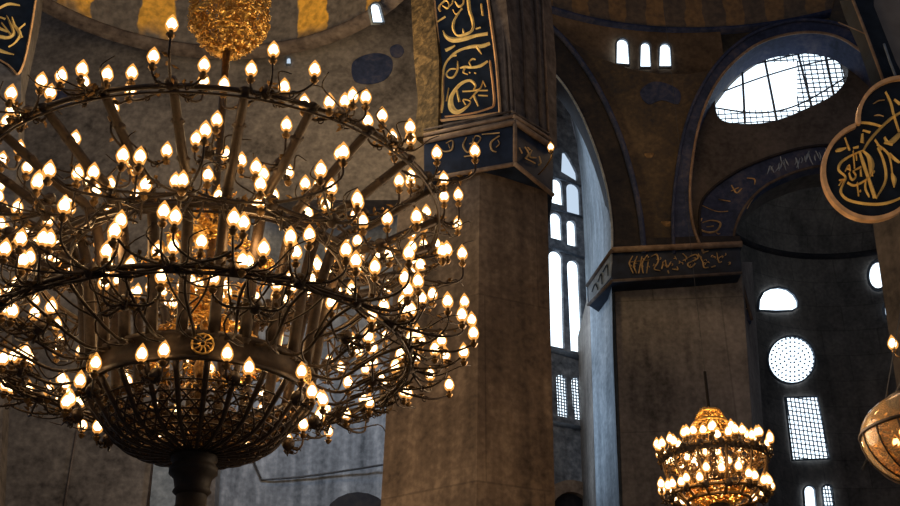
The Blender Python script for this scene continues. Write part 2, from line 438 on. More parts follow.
def revolve(name, cpx, cpy, Yc, prof, a0, a1, mat, n=60, kind='structure'):
    c = at(cpx, cpy, Yc); c.x = at(cpx, cpy, Yc + max(p[0] for p in prof)).x; mb = MB(); mb.lathe(prof, n, (0, 0, 0), R(a0), R(a1))
    o = link(name, mb.mesh(name, [mat]), None, (c.x, c.y, 0), kind=kind); return o, c

# left dome: springing ring at the height seen at (230,57)
zl = at(230, 57, 29.4).z; Yd = 22.4; Rd = 7.0
prof = [(Rd * math.cos(a), zl + 1.15 * Rd * math.sin(a)) for a in [R(3 * k) for k in range(0, 24)]]
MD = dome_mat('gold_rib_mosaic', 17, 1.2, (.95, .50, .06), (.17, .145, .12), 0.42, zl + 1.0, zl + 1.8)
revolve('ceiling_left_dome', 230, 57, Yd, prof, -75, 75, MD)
revolve(trim_name(), 230, 57, Yd, [(Rd, zl - .1), (Rd - .35, zl - .05), (Rd - .4, zl + .1), (Rd - .3, zl + .22), (Rd, zl + .3)], -75, 75, M['darkstone'])
PD = Plane(376, 13, 26.6, 40)
window(PD, arched(370, 382, 2, 23, 3, 0), depth=0.0, frame=1.6)
window(Plane(288, 60, 29.9, 0), arched(286, 291, 56, 64), depth=0.0, frame=1.0, mat='pane_dim')

# --- pier A (the large pier in the middle)
def pier(name, edges, mat, back, bx=0.05):
    """edges: (px at y=ytop, ytop, px at y=ybot, ybot, Y)"""
    mb = MB(); vs = []
    for (pt_, yt, pb, yb, Y) in edges:
        vs.append(at(pb, yb, Y)); vs.append(at(pt_, yt, Y))
    l0, l1, r0, r1 = vs[0], vs[1], vs[-2], vs[-1]
    vs += [r0 + Vector((max(bx, .05), back, 0)), r1 + Vector((max(bx, .05), back, 0)), l0 + Vector((bx if bx > .06 else 0, back, 0)), l1 + Vector((bx if bx > .06 else 0, back, 0))]
    n = len(vs) // 2
    fs = [[2 * i, 2 * ((i + 1) % n), 2 * ((i + 1) % n) + 1, 2 * i + 1] for i in range(n)]
    fs.append([2 * i + 1 for i in range(n)]); fs.append([2 * i for i in range(n)][::-1])
    mb.add(vs, fs); return wallmesh(name, mb, mat, False)

pier('wall_centre_pier', [(402, 140, 366, 760, 24.6), (480, 140, 474, 760, 23.2), (546, 140, 561, 760, 24.0)], M['pier'], 4.0)
PA = Plane(515, 140, 22.9, -16)            # front of the cornice
PA2 = Plane(515, 140, 22.9, 51)            # right flank of the cornice
# cornice body
def prism(name, front, mat, back=3.0):
    mb = MB(); k = len(front); vs = [p for p in front] ; 
    return mb
def cornice(name, L0, C0, R0, L1, C1, R1, mat):
    """L,C,R = upper and lower pixel points on left / corner / right"""
    a, b = PA.pt(*L0), PA.pt(*L1); c, d = PA.pt(*C0), PA.pt(*C1); e, f = PA2.pt(*R0), PA2.pt(*R1)
    B = Vector((0, 3.2, 0)); vs = [a, b, c, d, e, f, e + B, f + B, a + B, b + B]
    mb = MB(); mb.add(vs, [[0, 1, 3, 2], [2, 3, 5, 4], [4, 5, 7, 6], [6, 7, 9, 8], [8, 9, 1, 0], [0, 2, 4, 6, 8], [1, 9, 7, 5, 3]])
    return wallmesh(name, mb, mat, False)
cn = cornice(trim_name(), (424, 143), (515, 124), (553, 150), (424, 180), (515, 164), (553, 194), M['frieze'])
def moulding(plane, pts, w, mat, proud=.12):
    P = [plane.off(proud * .5).pt(*p) for p in pts]; mb = MB(); mb.tube(P, w, 8); return wallmesh(trim_name(), mb, mat)
for (l, c, r, w_, m_) in (((424, 141), (515, 122), (553, 148), .075, 'brown_cap'), ((424, 135), (514, 116), (551, 140), .05, 'brown_cap'), ((424, 180), (515, 164), (553, 195), .055, 'brown_cap'), ((424, 130), (512, 111), (549, 134), .03, 'darkstone')):
    moulding(PA, [l, c], w_, M[m_]); moulding(PA2, [c, r], w_, M[m_])
moulding(PA, [(515, 122), (515, 165)], .05, M['brown_cap'])
# block above the cornice: mosaic jamb, writing panel, dark carved stone
PU = Plane(505, 100, 23.25, -16); PU2 = Plane(516, 100, 23.25, 51)
def strip(name, plane, pts, mat, thick=3.0): return slab(name, plane, pts, thick, mat, kind='structure')
strip('wall_mosaic_jamb', Plane(434, 60, 23.6, -35), [(408, -70), (411, 0), (414, 60), (418, 100), (414, 138), (438, 133), (439, 60), (433, 0), (429, -70)], M['mosaic'])
strip('wall_panel_back', PU, [(429, -70), (434, 0), (439, 60), (436, 133), (517, 120), (512, 60), (506, 0), (500, -70)], M['darkstone'])
strip('wall_carved_flank', PU2, [(500, -70), (506, 0), (512, 60), (517, 122), (557, 148), (556, 60), (551, 0), (545, -70)], M['darkstone'])
for x in (504, 508.5):
    moulding(PU, [(x - 8, -60), (x, 40), (x + 4, 116)], .04, M['darkstone'], .05)
for x in (524, 538):
    moulding(PU2, [(x - 8, -60), (x, 40), (x + 3, 124 + (x - 524) * .7)], .045, M['darkstone'], .05)
moulding(PU2, [(541, -20), (545, 60), (549, 140)], .03, M['brown_cap'], .05)

# writing panel
PP = PU.off(.08)
panel = slab('inscription_board', PP, [(428, -60), (433, 0), (438, 60), (436, 122), (501, 114), (497, 60), (489, 0), (482, -60)], .08, M['navy'])
panel['label'] = 'tall dark blue panel of gold calligraphy on the big middle pier'; panel['category'] = 'inscription'
edge = [(429, -58), (434, 0), (439, 60), (437, 121), (500, 113), (496, 60), (488, 0), (482, -58)]
strokes('panel_border', PP, [[(p[0], p[1], 1.3) for p in edge[:4]], [(437, 121, 1.6), (470, 117, 1.6), (500, 113, 1.6)], [(p[0], p[1], 1.5) for p in edge[4:]],
        [(443, 70, .8), (443, 95, .9), (440, 114, .8)], [(490, 61, 1.0), (493, 85, 1.2), (494, 104, 1.2), (488, 109, .8), (470, 114, .8), (445, 117, .6)]], M['rim_gold'], panel, .05)
def Z(ox, oy, s, lines, k=1.0):
    return [[(ox + x / s, oy + y / s, wd * k / s / 2) for (x, y, wd) in ln] for ln in lines]
L1 = Z(425, 0, 8.43, [
    [(130, 100, 14), (118, 60, 20), (150, 20, 16), (185, 10, 10), (203, 40, 14), (190, 72, 14), (150, 52, 8)],
    [(235, -60, 14), (235, 0, 16), (225, 35, 12), (200, 62, 8)], [(255, 15, 10), (290, 55, 26), (325, 20, 16), (320, -40, 12)],
    [(238, 85, 8), (265, 122, 12), (312, 72, 18)], [(312, 72, 14), (270, 130, 18), (240, 190, 22), (240, 250, 20), (272, 298, 18), (330, 292, 30), (388, 265, 26), (407, 220, 24), (395, 150, 26), (375, 90, 28), (365, 0, 30), (360, -60, 30)],
    [(105, 186, 12), (172, 140, 22)], [(475, 35, 18), (488, 135, 16)], [(428, 246, 12), (470, 232, 16)],
    [(153, 262, 8), (180, 310, 30), (240, 338, 48), (330, 328, 44), (430, 300, 34), (530, 283, 36)], [(320, 245, 6), (330, 285, 28)],
    [(172, 425, 36), (215, 405, 28), (255, 385, 8)], [(195, 506, 18), (232, 462, 24), (300, 420, 26), (400, 392, 34), (480, 388, 40), (548, 365, 34)], [(440, 395, 30), (478, 458, 6)],
    [(420, -60, 14), (440, -20, 16), (500, -40, 12)], [(130, -60, 10), (190, -40, 16), (280, -60, 12)]])
L2 = Z(425, 55, 8.43, [
    [(268, 4, 16), (230, 10, 20), (190, 45, 20), (158, 120, 18), (150, 250, 18), (150, 400, 20), (138, 490, 16)],
    [(275, 55, 10), (275, 120, 18), (240, 185, 18), (198, 188, 16), (182, 155, 14), (215, 120, 14), (262, 120, 10)],
    [(296, 110, 14), (340, 100, 26), (400, 105, 24), (470, 90, 30), (528, 52, 22)], [(335, 110, 20), (325, 148, 14), (362, 166, 8)], [(390, 98, 14), (375, 60, 12), (400, 35, 14), (428, 40, 8)],
    [(372, 148, 14), (384, 152, 14)], [(418, 152, 12), (432, 156, 12)],
    [(410, 292, 14), (424, 255, 18), (380, 215, 26), (310, 238, 32), (250, 300, 34), (217, 370, 40), (225, 448, 52), (275, 482, 44), (350, 440, 24), (382, 392, 12), (322, 378, 12), (345, 422, 12)],
    [(318, 308, 14), (400, 303, 16), (462, 286, 12), (490, 220, 8)], [(490, 222, 8), (512, 270, 12)], [(270, 300, 16), (290, 396, 18)], [(380, 372, 12), (450, 296, 20)],
    [(410, 340, 22), (450, 432, 14)], [(450, 342, 10), (530, 345, 12)], [(460, 302, 10), (530, 300, 12)], [(200, 280, 10), (180, 390, 12)]])
strokes('lettering', PP, L1 + L2, M['letter_gold'], panel, .04)
# lettering of the cornice
PC = PA.off(.03); PC2 = PA2.off(.03)
strokes('lettering', PC, Z(425, 110, 5.62, [
    [(75, 200, 4), (105, 232, 8), (150, 222, 10), (155, 172, 8), (118, 188, 5)], [(232, 155, 6), (214, 200, 10), (240, 238, 9), (262, 200, 7), (282, 148, 6), (312, 160, 8), (262, 232, 8), (302, 215, 6)],
    [(220, 262, 8), (310, 248, 9)], [(320, 138, 5), (420, 128, 8)], [(418, 145, 8), (372, 180, 12), (376, 224, 10), (402, 236, 5)], [(410, 170, 5), (418, 190, 6), (400, 210, 5)], [(250, 190, 6), (295, 185, 6)], [(270, 160, 5), (280, 215, 6)], [(130, 190, 5), (140, 215, 6)]]), M['letter_dim'], cn, .03)
strokes('lettering', PC2, Z(425, 110, 5.62, [
    [(528, 212, 4), (545, 245, 8)], [(560, 208, 6), (582, 246, 10), (566, 268, 6)], [(600, 228, 5), (588, 262, 7), (625, 268, 6)], [(575, 210, 4), (590, 225, 7)], [(640, 260, 5), (650, 300, 8), (635, 310, 5)], [(560, 270, 4), (620, 300, 6)]]), M['letter_dim'], cn, .03)

# --- window bay between the piers
PWB = Plane(570, 300, 38.5, 30)
wins = [
    ([(561, 172), (562, 152), (566, 152), (571, 160), (577, 172), (578, 182)], None, 'pane_dim'),
    (arched(550.5, 562, 177, 203, 1.5, 3), None, 'pane'), (arched(566, 580, 181, 213, 1, 4), None, 'pane_dim'),
    (arched(550, 561.5, 211, 238, 1, 3), None, 'pane'), (arched(566.5, 576, 219, 245, 1, 2), None, 'pane'),
    (arched(548.5, 562.5, 249, 346, 2, 3), None, 'pane'), (arched(567, 579, 259, 351, 4, 2), None, 'pane'),
    (arched(556, 566.5, 373, 416, 2, 2), (3.2, 3.2), 'pane'), (arched(571, 581.5, 376, 419, 3, 2), (3.2, 3.2), 'pane')]
back_edge = [(553, 62), (562, 85), (570, 112), (577, 145), (581, 180), (583, 215), (585, 260), (587, 320), (590, 380), (592, 430), (598, 560)]
slab('wall_window_bay', PWB, [(520, 40), (553, 62)] + back_edge[1:] + [(598, 620), (520, 620)], .5, M['niche'], [w_[0] for w_ in wins], kind='structure')
for poly, g, mt in wins: window(PWB, poly, depth=.12, frame=.6, grid=g, mat=mt, gw=.8)
for pts, w_ in (([(546, 348), (587, 360)], .1), ([(550, 422), (590, 430)], .08), ([(546, 246), (584, 258)], .05), ([(546, 207), (583, 217)], .04), ([(546, 174), (581, 186)], .04)):
    moulding(PWB, pts, w_, M['lead'], .1)
# arched top of the doorway below
PB2 = PWB.off(.05)
a1 = [(573 - 32 * math.cos(math.pi * k / 12), 512 - 34 * math.sin(math.pi * k / 12) + (k - 3) * .6) for k in range(13)]
a2 = [(573 - 22 * math.cos(math.pi * k / 12), 516 - 26 * math.sin(math.pi * k / 12) + (k - 3) * .6) for k in range(13)]
band(trim_name(), PB2.off(.2), a1, a2, .3, M['brown_cap'], kind='structure')
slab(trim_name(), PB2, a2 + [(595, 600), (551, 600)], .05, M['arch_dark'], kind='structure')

# --- arch wall (pendentive between the two great arches), pier B below it
PW = Plane(680, 150, 32.0, -5)
arch_in = [(553, 72), (566, 88), (580, 112), (592, 140), (602, 170), (609, 200), (612, 228), (612, 252)]
arch_out = [(546, 22), (566, 42), (588, 72), (606, 104), (622, 142), (634, 184), (641, 220), (644, 254)]
ra_out = [(674, 254), (673, 215), (677, 170), (686, 125), (700, 90), (722, 58), (752, 34), (792, 21), (830, 22), (862, 34), (900, 62), (930, 110)]
ra_in = [(704, 254), (693, 225), (690, 190), (694, 150), (702, 115), (716, 84), (736, 60), (762, 42), (796, 33), (828, 34), (854, 46), (884, 74), (905, 120)]
ci, co = catmull(arch_in, 4), catmull(arch_out, 4)
ri, ro = catmull(ra_in, 4), catmull(ra_out, 4)
slab('wall_pendentive', PW, co[::-1] + [(575, 44), (600, 58), (630, 69), (660, 74), (690, 74), (712, 70)] + [p for p in ro if p[1] > 60 and p[0] < 730][::-1], .8, M['pend'], kind='structure')
slab('wall_pendentive', PW, [(830, 20), (862, 34), (900, 62), (930, 110), (990, 110), (990, -60), (850, -60)], .8, M['pend'], kind='structure')
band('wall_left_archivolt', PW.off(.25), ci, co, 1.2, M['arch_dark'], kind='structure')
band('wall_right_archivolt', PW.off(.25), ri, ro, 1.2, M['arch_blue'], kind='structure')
for cv, w_, m_ in ((co, .10, 'arch_blue'), (ro, .06, 'arch_blue'), (ri, .05, 'brown_cap'), (ci, .04, 'pier_blue')):
    mb = MB(); mb.tube([PW.off(.3).pt(*p) for p in cv], w_, 6); wallmesh(trim_name(), mb, M[m_])
# soffit of the bay: ruled surface from the arch edge back to the window wall
def resample(pts, n):
    d = [0]
    for a, b in zip(pts, pts[1:]): d.append(d[-1] + math.dist(a, b))
    out = []
    for k in range(n):
        t = d[-1] * k / (n - 1); i = max(j for j in range(len(d)) if d[j] <= t + 1e-9); i = min(i, len(pts) - 2)
        f_ = (t - d[i]) / max(d[i + 1] - d[i], 1e-9); out.append(tuple(a + (b - a) * f_ for a, b in zip(pts[i], pts[i + 1])))
    return out
fr = resample(catmull([(548, 62)] + arch_in[:-1] + [(611, 262), (612, 300), (613, 350), (615, 400), (617, 450), (622, 560)], 3), 40)
bk = resample(catmull(back_edge, 3), 40)
mb = MB(); vs = [PW.off(-.05).pt(*p) for p in fr] + [PWB.off(.3).pt(*p) for p in bk]
mb.add(vs, [[i, i + 1, 41 + i, 40 + i] for i in range(39)]); wallmesh('wall_bay_reveal', mb, M['pier_blue'])
# faded painted ornaments on the pendentive
strokes(trim_name(), PW.off(.0), Z(600, 120, 2.81, [[(125, 95, 4), (138, 100, 18), (150, 94, 6)], [(82, 285, 4), (88, 300, 8), (92, 285, 4)], [(172, 286, 5), (190, 292, 18), (208, 287, 5)]]), M['rim_dull'], None, .02, kind='structure')
slab(trim_name(), PW.off(.03), catmull([(640, 92), (652, 82), (668, 84), (680, 92), (678, 104), (662, 100), (648, 104)], 4, True), .03, M['arch_blue'], kind='structure')

# pier B
pier('wall_right_pier', [(589, 290, 604, 760, 34.8), (614, 262, 632, 760, 32.6), (741, 262, 775, 760, 32.2), (752, 262, 786, 760, 34.0)], M['pier_grey'], 4.0)
mb = MB(); vs = [at(589.5, 296, 34.7), at(604.5, 760, 34.7), at(613.5, 270, 32.55), at(631.5, 760, 32.55)]; mb.add(vs, [[0, 1, 3, 2]]); wallmesh('wall_pier_side', mb, M['pier_blue'], False)  # lighter overlay on the pier's side, window light put into its colour
PBf = Plane(612, 262, 31.9, -5); PBs = Plane(612, 262, 31.9, -67)
a, b, c, d = PBf.pt(612, 251), PBf.pt(612, 281), PBf.pt(740, 245), PBf.pt(742, 273)
e, f = PBs.pt(587, 286), PBs.pt(588, 305); BK = Vector((0, 2.6, 0))
mb = MB(); BK2 = Vector((.45, .6, 0)); mb.add([e, f, a, b, c, d, c + BK, d + BK, e + BK2, f + BK2], [[0, 1, 3, 2], [2, 3, 5, 4], [4, 5, 7, 6], [6, 7, 9, 8], [8, 9, 1, 0], [0, 2, 4, 6, 8], [1, 9, 7, 5, 3]])
fb = wallmesh(trim_name(), mb, M['frieze'], False)
slab(trim_name(), PBs.off(.04), [(588, 287), (611, 254), (611, 277), (589, 303)], .05, M['pier_blue'], kind='structure')  # pale slab over the dark frieze flank stands in for window light
moulding(PBf, [(612, 250), (742, 244)], .10, M['brown_cap']); moulding(PBs, [(587, 286), (612, 250)], .06, M['darkstone']); moulding(PBf, [(612, 281), (742, 273)], .05, M['darkstone']); moulding(PBs, [(588, 305), (612, 281)], .05, M['darkstone'])
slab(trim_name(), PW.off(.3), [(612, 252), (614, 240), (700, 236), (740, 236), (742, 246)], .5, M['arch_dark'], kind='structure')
strokes('lettering', PBf.off(.03), Z(580, 235, 5.625, [
    [(297, 118, 5), (278, 160, 8), (300, 216, 6)], [(322, 118, 5), (304, 170, 8), (318, 216, 6)], [(348, 122, 6), (330, 216, 7)], [(378, 113, 6), (350, 160, 8), (356, 216, 6)], [(384, 150, 6), (375, 216, 6)], [(285, 152, 4), (392, 140, 5)],
    [(400, 122, 6), (432, 110, 8), (440, 150, 8), (418, 190, 7), (452, 200, 6)], [(468, 150, 6), (460, 192, 8)], [(480, 140, 6), (490, 182, 8), (512, 150, 5)], [(494, 200, 7), (500, 215, 7)], [(518, 190, 6), (552, 195, 8), (545, 178, 5)],
    [(578, 105, 5), (602, 130, 8), (580, 142, 5)], [(600, 130, 5), (650, 110, 8), (662, 132, 8), (608, 160, 8), (622, 182, 8), (652, 160, 5)], [(668, 110, 6), (690, 150, 8), (698, 182, 8), (722, 182, 5)], [(690, 100, 6), (722, 90, 6)], [(738, 182, 6), (762, 174, 7)], [(770, 100, 5), (780, 150, 8), (797, 150, 5)], [(778, 130, 5), (800, 118, 6)]], 1.1), M['letter_dim'], fb, .03)
rq = random.Random(5); ln = []
for k in range(34):
    x = 632 + k * 3.0 + rq.uniform(-.8, .8); y = 265 - (x - 612) * .045 + rq.uniform(-5, 5)
    a = rq.uniform(0, 3.14); ln.append([(x, y, .25), (x + 1.6 * math.cos(a), y - 2.2 * math.sin(a), .6), (x + 3.2 * math.cos(a + .7), y - 3 * math.sin(a + .7), .25)])
strokes('lettering', PBf.off(.03), ln, M['letter_dim'], fb, .02)
strokes('lettering', PBs.off(.06), [[(592, 292, .5), (595, 284, .8), (598, 290, .6)], [(598, 282, .5), (601, 274, .8), (602, 284, .6)], [(603, 272, .5), (607, 265, .8), (608, 276, .6)]], M['navy'], fb, .02)

# --- dome above the pendentive, drum with its three windows
Yc2, R2 = 21.3, 12.0
z0, z1 = at(690, 82, 33.3).z, at(690, 33, 33.3).z
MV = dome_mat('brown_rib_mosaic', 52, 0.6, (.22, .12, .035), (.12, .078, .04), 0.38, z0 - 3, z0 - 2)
prof = [(R2 + .15, z0)] + [(R2 - .02 * k, z0 + (z1 - z0) * k / 6) for k in range(7)]
revolve('wall_drum', 690, 82, Yc2, prof, -40, 6, M['vault'])
prof = [(R2 * math.cos(a), z1 + R2 * math.sin(a)) for a in [R(3.2 * k) for k in range(0, 22)]]
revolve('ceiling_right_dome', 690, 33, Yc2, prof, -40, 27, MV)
revolve(trim_name(), 690, 33, Yc2, [(R2, z1 - .12), (R2 - .22, z1 - .06), (R2 - .25, z1 + .06), (R2, z1 + .14)], -40, 27, M['arch_blue'])
revolve(trim_name(), 690, 82, Yc2, [(R2 + .1, z0 - .1), (R2 - .12, z0 - .05), (R2 - .12, z0 + .05), (R2 + .1, z0 + .1)], -40, 6, M['vault'])
window(Plane(622, 52, 32.8, 10), arched(616, 629.5, 37, 64, .5, 1), depth=0, frame=1.8)
window(Plane(646, 54, 33.1, 5), arched(640, 651, 41, 67.5, .3, 0), depth=0, frame=1.8)
window(Plane(665, 54, 33.15, 2), arched(659, 671.5, 42, 67, .3, 0), depth=0, frame=1.8)

slab('wall_upper_vault', Plane(800, 0, 36, 0), [(600, -90), (1020, -90), (1020, 90), (600, 90)], .3, M['vault'], kind='structure')
# --- tympanum with the great window
PT = PW.off(-1.0)
oval = catmull([(715, 101), (720, 120), (747, 124.5), (777, 121), (814, 106), (838, 92), (848, 74), (845, 54), (831, 44), (804, 40), (781, 44), (761, 52), (740, 67), (724, 85)], 4, True)
af_in = catmull([(752, 320), (744, 290), (737, 260), (734, 240), (737, 223), (747, 204), (764, 187), (785, 176), (809, 168), (835, 165), (865, 170), (895, 184), (920, 210), (935, 250)], 4)
af_out = catmull([(742, 320), (734, 290), (712, 262), (701, 235), (700, 210), (706, 195), (726, 178), (754, 163), (797, 149), (835, 145), (872, 150), (905, 164), (935, 190), (955, 240)], 4)
slab('wall_tympanum', PT, [(690, 240), (683, 190), (686, 145), (694, 108), (708, 76), (728, 52), (756, 34), (792, 26), (830, 27), (858, 38), (892, 66), (930, 110), (990, 330), (952, 330), (935, 250)] + af_in[::-1] + [(742, 330), (690, 300)], 1.4, M['tymp'], [oval], kind='structure')
wo = window(PT, oval, depth=.7, frame=1.6)
ov2 = [p for p in oval]
def clip_poly(poly, f):
    out = []; n = len(poly)
    for i in range(n):
        a, b = poly[i], poly[(i + 1) % n]; fa, fb = f(a), f(b)
        if fa >= 0: out.append(a)
        if (fa >= 0) != (fb >= 0): t = fa / (fa - fb); out.append((a[0] + (b[0] - a[0]) * t, a[1] + (b[1] - a[1]) * t))
    return out
grille('grille', PT.off(-.64), clip_poly(oval, lambda p: p[0] - 797), 5.0, 4.6, .8, M['lead'], wo)
grille('grille', PT.off(-.64), clip_poly(clip_poly(oval, lambda p: 797 - p[0]), lambda p: 62 - p[1]), 5.0, 4.6, .7, M['lead'], wo)
grille('grille', PT.off(-.64), clip_poly(clip_poly(oval, lambda p: 797 - p[0]), lambda p: p[1] - 110), 5.0, 4.6, .6, M['lead'], wo)
# heavier curved glazing bars and uprights of the great window
for pts in ([(742, 66), (745, 123)], [(763, 51), (777, 122)], [(795, 42), (812, 108)], [(822, 42), (834, 96)], [(716, 108), (760, 113), (800, 104), (848, 76)], [(722, 92), (760, 78), (800, 66), (846, 56)], [(740, 68), (790, 56), (835, 47)]):
    mb = MB(); q = catmull([tuple(p) for p in pts], 5) if len(pts) > 2 else pts
    mb.tube([PT.off(-.45).pt(*p) for p in q], .045 if len(pts) == 2 else .03, 6); o = build('glazing_bar', mb, M['lead']); o.parent = wo; o.matrix_parent_inverse = parent_world(wo).inverted()
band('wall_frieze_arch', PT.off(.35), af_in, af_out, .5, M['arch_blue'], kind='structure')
for cv, m_ in ((af_in, 'darkstone'), (af_out, 'arch_dark')):
    mb = MB(); mb.tube([PT.off(.4).pt(*p) for p in cv], .05, 6); wallmesh(trim_name(), mb, M[m_])
PF = PT.off(.37)
strokes(trim_name(), PF, Z(690, 140, 4.21, [[(50, 330, 5), (38, 368, 7), (72, 388, 8), (112, 382, 7), (128, 350, 8), (90, 338, 5), (52, 348, 4)], [(20, 400, 5), (10, 410, 6)], [(70, 365, 5), (100, 362, 6)], [(175, 190, 5), (196, 222, 7), (218, 204, 5)], [(172, 215, 4), (205, 200, 5)], [(240, 160, 5), (272, 165, 6), (272, 188, 4)], [(120, 250, 3), (170, 258, 5)], [(240, 290, 3), (262, 250, 5), (280, 230, 3)], [(50, 275, 3), (110, 300, 4), (160, 300, 3)]], 1.1), M['letter_dim'], None, .03, kind='structure')
ln = []
rr = random.Random(3)
mid = [((a[0] + b[0]) / 2, (a[1] + b[1]) / 2) for a, b in zip(af_in, af_out)]
for i in range(27, 46):
    (x, y) = mid[min(i, len(mid) - 1)]
    if x > 905 or x < 764: continue
    for k in range(3):
        a = rr.uniform(-.5, .5) + math.pi / 2; r_ = rr.uniform(2.5, 5.5); dx = rr.uniform(-4, 4); dy = rr.uniform(-3, 3)
        ln.append([(x + dx - r_ * math.cos(a), y + dy + r_ * math.sin(a), .35), (x + dx + rr.uniform(-1.5, 1.5), y + dy, .7), (x + dx + r_ * math.cos(a), y + dy - r_ * math.sin(a), .4)])
strokes(trim_name(), PF, ln, M['letter_blue'], None, .03, kind='structure')
ln = []
for i in range(2, 14):
    (x, y) = mid[i]
    ln.append([(x - 2, y + rr.uniform(-4, 0), .3), (x + rr.uniform(-2, 2), y + 2, .6), (x + 3, y + rr.uniform(0, 5), .3)])
strokes(trim_name(), PF, ln, M['letter_dim'], None, .02, kind='structure')

# --- apse behind
Ya, Ra = 37.5, 5.6
zA0, zA1 = 1.0, at(808, 257, Ya + Ra).z
zt = at(808, 257, Ya + Ra).z
prof = [(Ra, zA0), (Ra, zA1 * .5), (Ra, zA1)] + [(Ra * math.cos(a), zA1 + Ra * math.sin(a)) for a in [R(5 * k) for k in range(1, 18)]]
_, cA = revolve('wall_apse', 822, 257, Ya, prof, -100, 100, M['apse'])
revolve(trim_name(), 822, 257, Ya, [(Ra, zA1 - .12), (Ra - .15, zA1 - .08), (Ra - .15, zA1 + .08), (Ra, zA1 + .12)], -100, 100, M['arch_dark'])
def apse_plane(px, py):
    d = ray(px, py); ox, oy = CAM.x - cA.x, CAM.y - cA.y
    A = d.x ** 2 + d.y ** 2; B = 2 * (ox * d.x + oy * d.y); C = ox * ox + oy * oy - (Ra - .02) ** 2
    t = (-B + math.sqrt(B * B - 4 * A * C)) / (2 * A); p = CAM + d * t
    az = math.degrees(math.atan2(p.x - cA.x, p.y - cA.y)); return Plane(px, py, p.y, -az)
pl = apse_plane(778, 300)
window(pl.off(.12), [(758.5, 310), (759, 300), (763, 292), (770, 288), (779, 286.5), (788, 288.5), (795, 294), (799, 301), (799, 307), (793, 310.5), (776, 311.5)], depth=0, frame=2.0)
pl = apse_plane(792, 360).off(.12)
rose = [(792 + 24 * math.cos(2 * math.pi * k / 28), 359.5 + 24 * math.sin(2 * math.pi * k / 28)) for k in range(28)]
wr = window(pl, rose, depth=0, frame=1.6)
mb = MB()
for ring_, cnt in ((3.6, 6), (8.2, 12), (12.8, 18), (17.2, 24), (21.2, 30)):
    for k in range(cnt):
        a = 2 * math.pi * (k + .5 * (cnt % 4 == 0)) / cnt; x, y = pl.st(792 + ring_ * math.cos(a), 359.5 + ring_ * math.sin(a)); mb.box((x, y, .03), (.032, .032, .03), Matrix.Rotation(a, 3, 'Z'))
o = build('tracery', mb, M['lead'], None, False); place(o, pl, wr)
pl = apse_plane(806, 428).off(.12)
window(pl, [(785.5, 397), (818, 396), (830.5, 458.5), (793, 460)], depth=0, frame=1.4, grid=(4.4, 4.4), gw=.8)
pl = apse_plane(812, 500).off(.12)
window(pl, arched(804, 816, 485, 540, 4), depth=0, frame=1.4)
pl = apse_plane(828, 500).off(.12)
window(pl, arched(822.5, 833, 484, 540, 6), depth=0, frame=1.4, grid=(3.2, 4), gw=.8)
pl = apse_plane(878, 274).off(.12)
window(pl, [(878 + 10.5 * math.cos(2 * math.pi * k / 20), 275 + 15 * math.sin(2 * math.pi * k / 20)) for k in range(20)], depth=0, frame=3.0)
pl = apse_plane(889, 308).off(.12)
window(pl, [(889 + 6 * math.cos(2 * math.pi * k / 20), 309 + 10 * math.sin(2 * math.pi * k / 20)) for k in range(20)], depth=0, frame=3.0, mat='pane_dim')

# --- near pier on the right edge
pier('wall_near_pier', [(868, 190, 922, 560, 20.4), (905, 190, 960, 560, 19.6), (960, 190, 1010, 560, 20.0)], M['near_grey'], 2.0, 1.3)
PR = Plane(880, 60, 18.2, 0)
strip('wall_near_slab', PR, [(868, -60), (874, 0), (872, 4), (893, 62), (900, 84), (1000, 84), (1000, -60)], M['slate'], 1.0)
strip('wall_near_band', PR.off(.12), [(826, -80), (852, 0), (868, 36), (884, 82), (912, 92), (896, 62), (874, 6), (870, -80)], M['navy'], .5)
moulding(PR.off(.15), [(828, -80), (853, 0), (867, 36), (883, 80)], .03, M['brown_cap'])
moulding(PR.off(.15), [(884, 44), (890, 62), (897, 80)], .025, M['pier_blue'])
# thin stay wire
mb = MB(); mb.tube([at(838, 22, 18.0), at(866, 34, 18.0)], .012, 5); wallmesh(trim_name(), mb, M['brown_cap'])

# left panel with calligraphy in the top left corner
PLc = Plane(20, 40, 24.0, 12)
slab('wall_far_left_pier', PLc.off(-.1), [(-120, -80), (44, -80), (37, 0), (21, 73), (21, 96), (8, 300), (-10, 700), (-140, 700)], 1.0, M['wall'], kind='structure')
p2 = slab('inscription_board', PLc, [(-100, -80), (42, -80), (35.5, 0), (20, 72), (0, 61), (-100, 20)], .1, M['navy'])
p2['label'] = 'slanting dark blue panel of gold calligraphy cut off by the top left corner'; p2['category'] = 'inscription'
strokes('panel_border', PLc, [[(42, -76, 1.2), (35.5, 0, 1.2), (20.5, 71, 1.2), (0, 60, .9), (-90, 22, .9)]], M['rim_gold'], p2, .05)
strokes('lettering', PLc, Z(0, 0, 5.62, [[(-60, 90, 8), (0, 45, 16), (50, 22, 22), (112, 32, 8)], [(-60, 190, 10), (0, 205, 26), (50, 210, 24), (76, 182, 20), (50, 115, 12), (38, 90, 6)], [(68, 98, 8), (80, 140, 18), (112, 190, 22), (85, 240, 12), (48, 266, 6)],
    [(105, 165, 14), (142, 135, 8)], [(-30, 130, 8), (0, 160, 20), (45, 178, 14)], [(-20, 90, 10), (30, 108, 14)], [(110, 188, 22), (122, 212, 18)], [(-60, 260, 20), (0, 285, 26), (78, 308, 6)], [(10, 130, 10), (60, 195, 14)], [(-40, -60, 16), (20, -40, 20), (100, -70, 8)]]), M['letter_gold'], p2, .05)

# ------------------------------------------------------------------ OBJECTS
def thing(name, label, cat, loc, group=None):
    o = bpy.data.objects.new(name, None); COL.objects.link(o); o.location = loc; o.empty_display_size = .2
    o['label'] = label; o['category'] = cat
    if group: o['group'] = group
    return o

